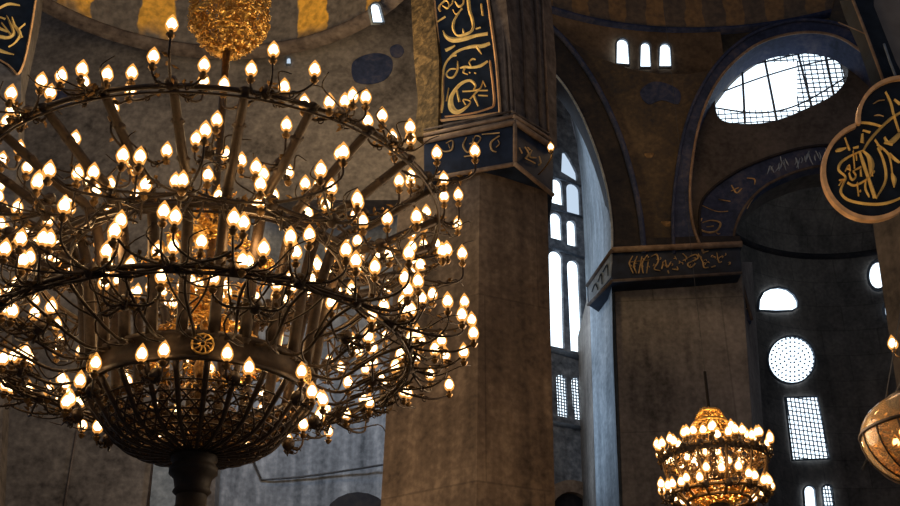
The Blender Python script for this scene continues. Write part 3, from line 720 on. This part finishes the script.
# --- two-lobed calligraphy plaque on the near pier
PQ = Plane(880, 160, 17.6, 0)
pq = thing('calligraphy_plaque', 'black two-lobed plaque with gold rim and gold calligraphy beside the great window', 'plaque', PQ.o - PQ.n * .1)
def arc(cx, cy, rx, ry, a0, a1, n=24): return [(cx + rx * math.cos(R(a0 + (a1 - a0) * k / n)), cy + ry * math.sin(R(a0 + (a1 - a0) * k / n))) for k in range(n + 1)]
lobeA = arc(872, 170, 48, 48, 250, -10, 40)      # from the top left round the bottom to the right
lobeB = arc(903, 118, 44, 41, 20, -188, 34)
out_ = lobeA + lobeB
slab('field', PQ, out_, .12, M['navy'], parent=pq)
A1, A2 = border(lobeA, 2.0); B1, B2 = border(lobeB, 1.8)
band('rim', PQ.off(.08), A1, A2, .12, M['rim_gold'], parent=pq, label='bronze gold rim of the lower lobe')
band('rim', PQ.off(.08), B1, B2, .12, M['rim_gold'], parent=pq, label='gold rim of the upper lobe')
LQ = Z(815, 145, 6.33, [
    [(300, 40, 12), (338, 70, 30), (356, 120, 40), (352, 175, 22), (345, 200, 8)], [(300, 38, 10), (222, 70, 16), (165, 110, 18), (150, 160, 16), (192, 205, 14), (178, 245, 14), (164, 300, 18), (205, 347, 18), (300, 370, 20), (400, 375, 22), (480, 360, 20), (545, 333, 14)],
    [(285, 50, 18), (308, 120, 26), (335, 200, 24), (382, 338, 30)], [(395, 20, 8), (430, 90, 18), (450, 180, 20), (438, 250, 16), (385, 340, 10)], [(203, 240, 12), (250, 257, 16), (330, 215, 14), (372, 168, 18)],
    [(190, 170, 8), (213, 130, 12), (222, 168, 10)], [(196, 155, 8), (218, 155, 8)], [(215, 180, 10), (232, 222, 14), (258, 200, 10), (240, 172, 8)], [(238, 168, 8), (288, 140, 18)], [(288, 158, 10), (292, 200, 14)],
    [(130, 42, 10), (155, 30, 30), (195, 22, 8)], [(200, -5, 8), (218, 35, 14)], [(245, 20, 10), (270, 12, 16)], [(240, 40, 8), (250, 150, 10)], [(265, 240, 8), (275, 325, 8)], [(282, 290, 18), (288, 300, 8)], [(320, 228, 10), (320, 280, 16), (342, 332, 8)], [(392, 0, 10), (460, 55, 14), (480, 120, 10), (488, 180, 10)], [(485, 180, 12), (500, 215, 34), (500, 270, 6)],
    [(468, 55, 10), (500, 85, 28), (535, 115, 12)], [(435, -10, 8), (490, 0, 16)], [(150, 225, 10), (185, 222, 10)], [(150, 258, 8), (172, 225, 12)], [(355, 160, 8), (362, 200, 16)], [(258, 60, 10), (262, 100, 6)]])
LQ += Z(815, 70, 6.33, [
    [(300, 520, 12), (350, 440, 18), (420, 362, 18), (490, 300, 20), (545, 268, 18), (620, 230, 12)], [(288, 335, 16), (350, 340, 18), (425, 362, 12)], [(445, 142, 10), (480, 210, 18), (500, 290, 18), (532, 395, 14)],
    [(438, 428, 12), (472, 462, 34), (535, 408, 30)], [(500, 190, 12), (540, 218, 26)], [(188, 432, 8), (212, 492, 12)], [(300, 408, 16), (298, 462, 24)], [(300, 385, 8), (348, 398, 12)], [(240, 496, 12), (272, 490, 14)], [(378, 445, 10), (422, 508, 14)], [(620, 100, 10), (680, 200, 20), (700, 330, 16), (640, 420, 12)]])
strokes('lettering', PQ.off(.01), LQ, M['letter_gold'], pq, .05)
for q_ in ([(368, 215, 6), (400, 195, 10), (440, 190, 6)], [(372, 290, 6), (405, 285, 14), (435, 295, 6)]): strokes('faint_mark', PQ.off(.01), Z(815, 70, 6.33, [q_]), M['letter_dim'], pq, .02)
for o in list(COL.objects):
    pass

# --- bulbs
def bulb_mesh(s):
    mb = MB()
    mb.mat(0).lathe([(0.0001, .035 * s), (.030 * s, .045 * s), (.047 * s, .075 * s), (.037 * s, .11 * s), (.015 * s, .14 * s), (.0001, .142 * s)], 8)
    mb.mat(1).lathe([(.02 * s, 0), (.050 * s, .03 * s), (.061 * s, .07 * s), (.050 * s, .115 * s), (.024 * s, .16 * s), (.0001, .195 * s)], 10)
    mb.mat(2).lathe([(.0001, -.02 * s), (.022 * s, -.02 * s), (.022 * s, .01 * s), (.028 * s, .012 * s), (.024 * s, .03 * s), (.0001, .03 * s)], 8)
    return mb.mesh('bulb', [M['core'], M['glass_glow'], M['brass']])
BULB = bulb_mesh(1.08)

def branch(rng, n, reach, spread, h, rad=.016, leaves=4):
    """arms curling out from a node, each ending in a cup; returns mesh and bulb places"""
    mb = MB(); spots = []
    mb.mat(0).lathe([(.0001, -.09), (.045, -.07), (.075, -.02), (.075, .02), (.045, .07), (.0001, .09)], 8)
    for k in range(n):
        phi = (k - (n - 1) / 2) * spread / max(n - 1, 1) + rng.uniform(-.18, .18)
        L_ = reach * rng.uniform(.35, 1.25); hh = h * rng.uniform(-1.0, 2.0)
        d = Vector((math.cos(phi), math.sin(phi), 0))
        pts = [Vector((0, 0, 0)), d * L_ * .3 + Vector((0, 0, -.05)), d * L_ * .7 + Vector((0, 0, -.07)), d * L_ * .97 + Vector((0, 0, .0)), d * L_ + Vector((0, 0, hh))]
        q = catmull([tuple(p) for p in pts], 4)
        mb.tube(q, [rad * (1.1 - .4 * i / len(q)) for i in range(len(q))], 6)
        e = d * L_ + Vector((0, 0, hh))
        mb.mat(1).lathe([(.0001, -.03), (.026, -.015), (.046, .018), (.048, .026), (.02, .02), (.018, .03), (.018, .05), (.0001, .05)], 8, tuple(e)); mb.mat(0)
        spots.append(e + Vector((0, 0, .065)))
        # scroll and leaf hanging under the arm
        c = d * L_ * .55 + Vector((0, 0, -.09)); s_ = .055
        sp = [c + d * (s_ * (1 - i / 14) * math.cos(i * .6)) + Vector((0, 0, s_ * (1 - i / 14) * math.sin(i * .6))) for i in range(13)]
        mb.tube(sp, rad * .5, 5)
        for j in range(leaves):
            b = d * L_ * rng.uniform(.2, .9) + Vector((0, 0, -.04)); a = rng.uniform(0, 6.28); ld = Vector((math.cos(a), math.sin(a), rng.uniform(-.6, .6))).normalized() * rng.uniform(.06, .12)
            sd = ld.cross(Vector((0, 0, 1))).normalized() * .022
            mb.mat(1).add([b, b + ld * .5 + sd, b + ld, b + ld * .5 - sd + Vector((0, 0, .012)), b + ld * .5 + Vector((0, 0, -.02))], [[0, 1, 4], [1, 2, 4], [2, 3, 4], [3, 0, 4]]); mb.mat(0)
    for j in range(3 if reach > .3 else 0):
        a = rng.uniform(-2.4, 2.4); d = Vector((math.cos(a), math.sin(a), 0)); e = Vector((-d.y, d.x, 0)); L_ = reach * rng.uniform(.7, 1.3)
        mb.tube(catmull([(0, 0, 0), tuple(d * L_ * .4 + e * .06 - Vector((0, 0, .08))), tuple(d * L_ * .8 - e * .05), tuple(d * L_ + e * .05 + Vector((0, 0, rng.uniform(-.05, .12))))], 4), [.014 - .0007 * q for q in range(13)], 5)
    return mb.mesh('candle_branch', [M['bronze'], M['brass']]), spots

def filigree(rng, n, fn, size):
    """loose openwork of bent gilded leaves and curls following fn(u, a) -> point"""
    mb = MB()
    for i in range(n):
        p = Vector(fn(rng.random(), rng.uniform(0, 2 * math.pi)))
        a, b = rng.uniform(0, 6.28), rng.uniform(-1, 1)
        d = Vector((math.cos(a), math.sin(a), b)).normalized() * size * rng.uniform(.5, 1.2); s_ = d.cross(Vector((rng.uniform(-1, 1), rng.uniform(-1, 1), 1))).normalized() * size * .28
        m_ = d.cross(s_).normalized() * size * .18
        mb.add([p - d * .5, p + s_, p + d * .5, p - s_, p + m_], [[0, 1, 4], [1, 2, 4], [2, 3, 4], [3, 0, 4]])
        if i % 3 == 0:
            mb.tube([p + d * math.cos(j * .9) * .6 + s_ * 2 * math.sin(j * .9) for j in range(6)], size * .07, 4)
    return mb

def at_axis(px, py, Y, Xa):
    """height on the vertical axis (Xa, Y) seen at row py"""
    lo, hi = 0, 40
    for _ in range(50):
        z = (lo + hi) / 2; v = Vector((Xa, Y, z)) - CAM; row = 253 - F * v.dot(UPV) / v.dot(FWD)
        if row > py: lo = z
        else: hi = z
    return z
def px2m(Xa, Y, z): return (Vector((Xa, Y, z)) - CAM).dot(FWD) / F

def ringpath(r, z, n=72, wob=0.0): return [(r * math.cos(2 * math.pi * k / n), r * math.sin(2 * math.pi * k / n), z + wob * math.sin(k * 1.7)) for k in range(n)]

# ================= the large chandelier
Yc = 12.0; XA = at(206, 330, Yc).x
def H(py): return at_axis(0, py, Yc, XA)
def W(apx, z): return apx * px2m(XA, Yc, z)
z_top, z_mid, z_low, z_in, z_rim = H(221), H(299), H(361), H(268), H(378)
r_top, r_mid, r_low, r_in, r_rim = W(226, z_top), W(206, z_mid), W(208, z_low), W(132, z_in), W(110, z_rim)
z_bot = H(456)
ch = thing('chandelier', 'huge bronze ring chandelier crowded with lit bulbs filling the left of the photo', 'chandelier', (XA, Yc, z_rim))
ch.rotation_euler = (0, R(-1.6), 0)
def rel(z): return z - z_rim
rg = random.Random(11)
for nm_r, z_, t_ in ((r_top, z_top, .030), (r_in + (r_mid - r_in) * .42, z_in + (z_mid - z_in) * .42 - .08, .030), (r_low, z_low, .030), (r_in, z_in, .028)):
    mb = MB(); mb.loop(ringpath(nm_r, rel(z_), 96), t_, 8); mb.loop(ringpath(nm_r, rel(z_) - .075, 96), t_ * .5, 6); build('ring', mb, M['bronze'], ch)
# rim band of the bowl
mb = MB(); hb = .29
mb.lathe([(r_rim + .03, -hb), (r_rim + .05, -hb + .03), (r_rim + .012, -hb + .05), (r_rim + .012, -.05), (r_rim + .05, -.03), (r_rim + .05, .02), (r_rim, .03), (r_rim - .03, .0), (r_rim - .02, -hb), (r_rim + .03, -hb)], 96)
build('rim_band', mb, M['bronze'], ch)
# bowl profile
zb = rel(z_bot)
bprof = [(r_rim * (.86 + .12 * max(0, 1 - t_ / .5) ** 1.5) * max(math.cos(t_), 0) ** .55 if t_ < 1.55 else .12, -hb + (zb + hb) * math.sin(t_)) for t_ in [1.5708 * k / 16 for k in range(17)]]
bprof = [(max(r, .17), z) for r, z in bprof]
def bowl(u):
    k = min(max(u, 0), 1) * 16; i = min(int(k), 15); f_ = k - i
    return bprof[i][0] * (1 - f_) + bprof[i + 1][0] * f_, bprof[i][1] * (1 - f_) + bprof[i + 1][1] * f_
NR = 24
sm = MB()
sm.tube([(bowl(u / 14)[0], 0, bowl(u / 14)[1]) for u in range(15)], [.036 - .018 * u / 14 for u in range(15)], 6)
strap = sm.mesh('bowl_strap', [M['bronze']])
for k in range(NR): link('bowl_strap', strap, ch, rot=(0, 0, 2 * math.pi * k / NR))
mb = MB()
for k in range(36):
    for sg in (-1, 1):
        pts = []
        for j in range(13):
            u = .22 + .76 * j / 12; r, z = bowl(u); a = 2 * math.pi * k / 36 + sg * (u - .22) * .9
            pts.append((r * math.cos(a), r * math.sin(a), z))
        mb.tube(pts, .012, 4)
for u in (.16, .26, .36, .45, .54, .62, .70, .78, .85, .92):
    r, z = bowl(u); mb.loop(ringpath(r, z, 60), .011, 5)
build('bowl_lattice', mb, M['bronze'], ch)
# gilded filigree inside the bowl and along the stem
def inside(u, a):
    q = .12 + u * .80; r, z = bowl(q); return (r * .93 * math.cos(a), r * .93 * math.sin(a), z + .02)
build('bowl_filigree', filigree(rg, 1500, inside, .085), M['brass'], ch, kind='stuff')
def stemf(u, a):
    z = rel(z_rim) + u * (rel(z_top) + .3); r = .42 + .3 * math.sin(u * 13); return (r * math.cos(a), r * math.sin(a), z)
build('stem_filigree', filigree(rg, 1000, stemf, .11), M['gold'], ch, kind='stuff')
mb = MB(); mb.lathe([(.0001, zb), (.06, zb), (.06, 0), (.10, .1), (.05, .25), (.05, 1.2), (.09, 1.3), (.05, 1.45), (.05, rel(z_top) + 2.6), (.0001, rel(z_top) + 2.6)], 16); build('stem', mb, M['brass'], ch)
# crown of gilded openwork above
zc0, zc1 = rel(H(52)), rel(H(-40)); rc = W(37, H(10))
def crown(u, a):
    z = zc0 + (zc1 - zc0) * u; r = rc * (min(1, .12 + 1.9 * u ** .6) if u < .6 else 1.0) * (1 - .0 * u); return (r * math.cos(a), r * math.sin(a), z)
cb = filigree(rg, 1900, crown, .10)
for u in (.15, .3, .5, .75, 1.0): r = crown(u, 0)[0]; cb.loop(ringpath(r, crown(u, 0)[2], 40), .02, 6)
build('crown', cb, M['gold'], ch)
# ribs from bowl rim flaring up to the top ring
mb = MB(); P_ = [(r_rim, -.02), (r_rim + .02, .35), (r_in, rel(z_in)), (r_in * 1.18, rel(z_in) + .28), (r_top * .93, rel(z_top) - .12), (r_top, rel(z_top) + .02)]
P_ = [(r_rim, -.02), (r_in * .97, rel(z_in)), ((r_in + r_top) / 2 * .97, (rel(z_in) + rel(z_top)) / 2 - .0), (r_top, rel(z_top))]
q = catmull([(r, 0, z) for r, z in P_], 5)
mb.tube(q, [.066 - .018 * i / len(q) for i in range(len(q))], 7)
for (r, _, z) in q[::3]: mb.lathe([(.04, -.04), (.078, 0), (.04, .04)], 8, (r, 0, z))
ribm = mb.mesh('rib', [M['bronze']])
for k in range(NR): link('rib', ribm, ch, rot=(0, 0, 2 * math.pi * (k + .13) / NR))
# curved spokes carrying the middle and lower rings
for (r0, z0_, r1, z1_, cnt, off_) in ((r_rim, -.04, r_low, rel(z_low), 24, .5), (r_in, rel(z_in), r_mid, rel(z_mid), 24, .3)):
    mb = MB(); q = catmull([(r0, 0, z0_), (r0 + (r1 - r0) * .3, .03, z0_ - .08), (r0 + (r1 - r0) * .7, -.04, z1_ - .12), (r1, 0, z1_)], 5); mb.tube(q, .018, 6)
    q = [((a * .5 + r0 * .5) + .2, b + .12 * math.sin(i * .7), c - .05 - .06 * math.sin(i * .5)) for i, (a, b, c) in enumerate(q)]; mb.tube(q, .011, 5)
    for s_ in (-1, 1):
        q = catmull([(r0 + (r1 - r0) * .45, 0, (z0_ + z1_) / 2 - .1), (r0 + (r1 - r0) * .7, s_ * .14, z1_ - .14), (r1 * .97, s_ * .22, z1_ - .02)], 5); mb.tube(q, .012, 5)
    me = mb.mesh('spoke', [M['bronze']])
    for k in range(cnt): link('spoke', me, ch, rot=(0, 0, 2 * math.pi * (k + off_) / cnt))
# branches with bulbs
def set_branches(root, r, z, cnt, off_, nb_, reach, spread, h, seed, flip=False, variants=4, bulb=BULB, scale=1.0, tilt=0):
    g = random.Random(seed); vs_ = [branch(g, nb_, reach, spread, h) for _ in range(variants)]
    for k in range(cnt):
        a = 2 * math.pi * (k + off_) / cnt + g.uniform(-.03, .03); me, spots = vs_[k % variants]
        b = link('candle_branch', me, root, (r * math.cos(a), r * math.sin(a), z), (0, 0, a + (math.pi if flip else 0) + g.uniform(-.25, .25)))
        b.scale = (scale,) * 3
        for s_ in spots: link('bulb', bulb, b, s_)
set_branches(ch, r_top, rel(z_top) + .03, 20, .1, 5, .48, 4.4, .10, 1)
set_branches(ch, r_top * .70, rel(z_top) * .62 + rel(z_in) * .38, 16, .4, 3, .42, 5.0, .10, 7)
set_branches(ch, r_mid, rel(z_mid), 20, .35, 4, .74, 3.4, .11, 2)
set_branches(ch, r_low, rel(z_low), 22, .6, 5, .72, 3.2, .11, 3)
set_branches(ch, (r_low + r_rim) * .54, rel(z_low) * .5 - .06, 10, .2, 4, .42, 3.4, .10, 6)
set_branches(ch, r_in, rel(z_in), 10, .0, 4, .42, 4.8, .10, 4)
set_branches(ch, r_rim + .05, -.48, 10, .27, 2, .14, 2.0, .05, 5)

# pierced rosettes on the rim band
mb = MB()
mb.tube([(0, .11 * math.cos(k * .5236), .11 * math.sin(k * .5236)) for k in range(13)], .012, 6, False)
mb.tube([(0, .03 * math.cos(k * .5236), .03 * math.sin(k * .5236)) for k in range(13)], .010, 6, False)
for k in range(10):
    a = k * .6283; mb.tube([(0, .03 * math.cos(a), .03 * math.sin(a)), (.012, .058 * math.cos(a + .2), .058 * math.sin(a + .2)), (0, .108 * math.cos(a), .108 * math.sin(a))], .009, 5)
ros = mb.mesh('rosette', [M['gold']])
for k in range(6):
    a = -1.36 + k * math.pi / 3; link('rosette', ros, ch, ((r_rim + .06) * math.cos(a), (r_rim + .06) * math.sin(a), -.14), (0, 0, a))
# turned boss and pole beneath
mb = MB(); w_ = W(1, z_bot)
mb.lathe([(.0001, zb + .05), (20 * w_, zb + .04), (23 * w_, zb), (23 * w_, zb - .06), (20 * w_, zb - .09), (24 * w_, zb - .14), (24 * w_, zb - .20), (19 * w_, zb - .25), (17 * w_, zb - .36), (19 * w_, zb - .40), (15 * w_, zb - .44)], 32)
build('boss', mb, M['pole'], ch)
mb = MB(); mb.lathe([(15 * w_, zb - .42), (15 * w_, zb - .55), (17 * w_, zb - .57), (17 * w_, zb - .61), (15 * w_, zb - .63), (14 * w_, zb - 1.5), (8 * w_, zb - 1.7), (.0001, zb - 1.75)], 28); build('pole', mb, M['pole'], ch)
l_ = bpy.data.lights.new('chandelier_glow', 'POINT'); l_.energy = 30; l_.color = (1, .6, .25); l_.shadow_soft_size = .2
lo = bpy.data.objects.new('chandelier_glow', l_); COL.objects.link(lo); lo.parent = ch; lo.location = (0.75, 0, .25)
for k in range(6):
    l2 = lo.copy(); COL.objects.link(l2); a = k * 1.047; l2.location = (1.5 * math.cos(a), 1.5 * math.sin(a), 1.0)
# suspension chains from the top ring region to the crown
mb = MB(); mb.tube([(0, 0, zc1), (0, 0, zc1 + 9)], .03, 6); build('hanging_rod', mb, M['iron'], ch)

# ================= the small chandelier
Ys = 22.0; XS = at(714, 455, Ys).x
def H2(py): return at_axis(0, py, Ys, XS)
def W2(a, z): return a * px2m(XS, Ys, z)
zs1, zs2, zs3 = H2(458), H2(496), H2(500)
cs = thing('chandelier', 'small gold chandelier with two tiers of lit bulbs in front of the right pier', 'chandelier', (XS, Ys, zs2))
k1 = W2(1, zs1); BULB2 = bulb_mesh(1.35)
for r, z in ((52, zs1), (46, zs2), (30, zs2 - .1)):
    mb = MB(); mb.loop(ringpath(r * k1, z - zs2, 60), .035, 6); build('ring', mb, M['brass'], cs)
mb = MB(); mb.lathe([(52 * k1, zs1 - zs2 - .12), (54 * k1, zs1 - zs2 - .02), (52 * k1, zs1 - zs2)], 60); build('rim_band', mb, M['bronze'], cs)
for k in range(12):
    mb = MB() if k == 0 else mb
    if k == 0:
        q = catmull([(30 * k1, 0, -.12), (42 * k1, 0, .15), (50 * k1, 0, .45), (52 * k1, 0, zs1 - zs2)], 4); mb.tube(q, .03, 6)
        q = catmull([(10 * k1, 0, zs1 - zs2 + .75), (30 * k1, 0, zs1 - zs2 + .2), (52 * k1, 0, zs1 - zs2)], 4); mb.tube(q, .018, 5); me = mb.mesh('rib', [M['brass']])
    link('rib', me, cs, rot=(0, 0, k * math.pi / 6))
def b2(u, a): r = 30 * k1 * math.cos(u * 1.4); return (r * math.cos(a), r * math.sin(a), .15 - .28 * math.sin(u * 1.5))
build('bowl', filigree(rg, 700, b2, .12), M['gold'], cs)
def b3(u, a): r = 19 * k1 * (1 - .65 * u ** 2.2); return (r * math.cos(a), r * math.sin(a), H2(437) - zs2 + (H2(409) - H2(437)) * u)
cb = filigree(rg, 500, b3, .07)
for u in (0, .5, .9): cb.loop(ringpath(b3(u, 0)[0], b3(u, 0)[2], 40), .03, 6)
build('crown', cb, M['gold'], cs)
def b4(u, a): r = 44 * k1 * (.5 + .5 * u); return (r * math.cos(a), r * math.sin(a), u * (zs1 - zs2))
build('basket_filigree', filigree(rg, 520, b4, .12), M['brass'], cs)
mb = MB(); mb.lathe([(.0001, 2.6), (.03, 2.6), (.04, .6), (.1, .3), (.06, 0), (.1, -.1), (6 * k1, -.15), (10 * k1, -.18), (10 * k1, -.28), (7 * k1, -.36), (6 * k1, -1.2), (.0001, -1.3)], 20); build('stem', mb, M['pole'], cs)
set_branches(cs, 52 * k1, zs1 - zs2, 18, .2, 2, .24, 2.6, .10, 21, bulb=BULB2)
set_branches(cs, 36 * k1, zs1 - zs2 + .02, 10, .2, 2, .2, 2.4, .1, 23, bulb=BULB2)
set_branches(cs, 46 * k1, 0, 14, .5, 2, .22, 1.6, .06, 22, bulb=BULB2)
l_ = bpy.data.lights.new('small_chandelier_glow', 'POINT'); l_.energy = 190; l_.color = (1, .6, .25); l_.shadow_soft_size = .3
lo = bpy.data.objects.new('small_chandelier_glow', l_); COL.objects.link(lo); lo.parent = cs; lo.location = (0, 0, .35)
mb = MB(); mb.tube([(0, 0, 2.5), (0, 0, 16)], .004, 5); build('hanging_rod', mb, M['iron'], cs)

# ================= single bulb bracket on the corner of the middle pier
bp_ = at(551, 152, 22.6)
br = thing('wall_bracket_lamp', 'single lit candle bulb on a bracket at the corner of the calligraphy cornice', 'lamp', bp_)
mb = MB(); q = catmull([(-.25, .75, -.15), (-.15, .4, -.22), (0, 0, -.16), (0, 0, -.03)], 5); mb.tube(q, .022, 6); mb.lathe([(.0001, -.05), (.05, -.03), (.07, 0), (.0001, 0)], 10); build('bracket', mb, M['brass'], br)
link('bulb', BULB2, br, (0, 0, .03))

# ================= bulb and hanging bowl lamp at the right edge
pL = at(894, 350, 13.5)
lp = thing('pendant_bulb', 'lone lit bulb hanging above the gold bowl lamp at the right edge', 'lamp', pL)
link('bulb', bulb_mesh(1.1), lp, (0, 0, 0))
mb = MB(); mb.tube([(0.0, 0, -.02), (.02, 0, -.08), (.06, 0, -.10), (.3, .2, -.1), (1.2, 3, -.3)], .010, 5); mb.lathe([(.0001, -.04), (.03, -.03), (.04, 0), (.0001, 0)], 8); build('cord', mb, M['brass'], lp)

Yb = 12.5; XB = at(926, 425, Yb).x
zbm = at_axis(0, 432, Yb, XB); kb = px2m(XB, Yb, zbm)
bl = thing('hanging_bowl_lamp', 'polished gold and glass bowl lamp cut off by the right edge of the photo', 'lamp', (XB, Yb, zbm))
m, nt, b = new_mat('amber_glass'); b.inputs['Base Color'].default_value = (.95, .72, .42, 1); b.inputs['Roughness'].default_value = .04; b.inputs['Metallic'].default_value = 0; b.inputs['Transmission Weight'].default_value = .85; b.inputs['IOR'].default_value = 1.2
M['amber'] = m
rr_ = 64 * kb
pr = [(rr_ * math.cos(R(t_)), .86 * rr_ * math.sin(R(t_)) * (1.0 if t_ < 0 else .75)) for t_ in range(-86, 61, 8)]
mb = MB(); mb.lathe(pr, 48); mb.lathe([(r * .97, z) for r, z in pr][::-1], 48); build('glass_bowl', mb, M['amber'], bl)
mb = MB(); mb.loop(ringpath(rr_ * 1.005, 0, 72), .022, 8); mb.loop(ringpath(rr_ * .51, .86 * rr_ * .65, 48), .02, 6); build('rim', mb, M['bronze'], bl)
def b5(u, a): t_ = -1.4 + 1.7 * u; return (rr_ * .86 * math.cos(t_) * math.cos(a), rr_ * .86 * math.cos(t_) * math.sin(a), .72 * rr_ * math.sin(t_))
build('gilded_filigree', filigree(rg, 420, b5, .085), M['gold'], bl)
mb = MB()
for k in range(16):
    a = k * math.pi / 8; mb.tube([(rr_ * 1.01 * math.cos(R(t_)) * math.cos(a), rr_ * 1.01 * math.cos(R(t_)) * math.sin(a), .87 * rr_ * math.sin(R(t_))) for t_ in range(-80, 1, 10)], .010, 5)
build('bowl_straps', mb, M['bronze'], bl)
me = bulb_mesh(.9)
for k in range(6):
    a = k * 1.047 + .4; link('bulb', me, bl, (rr_ * .5 * math.cos(a), rr_ * .5 * math.sin(a), -.12))
mb = MB()
for k in range(3):
    a = k * 2.094; mb.tube([(rr_ * math.cos(a), rr_ * math.sin(a), 0), (0, 0, 1.6)], .008, 4)
mb.tube([(0, 0, 1.6), (.5, .3, 1.65), (1.6, 6.5, 1.6)], .03, 6); build('chains', mb, M['iron'], bl)
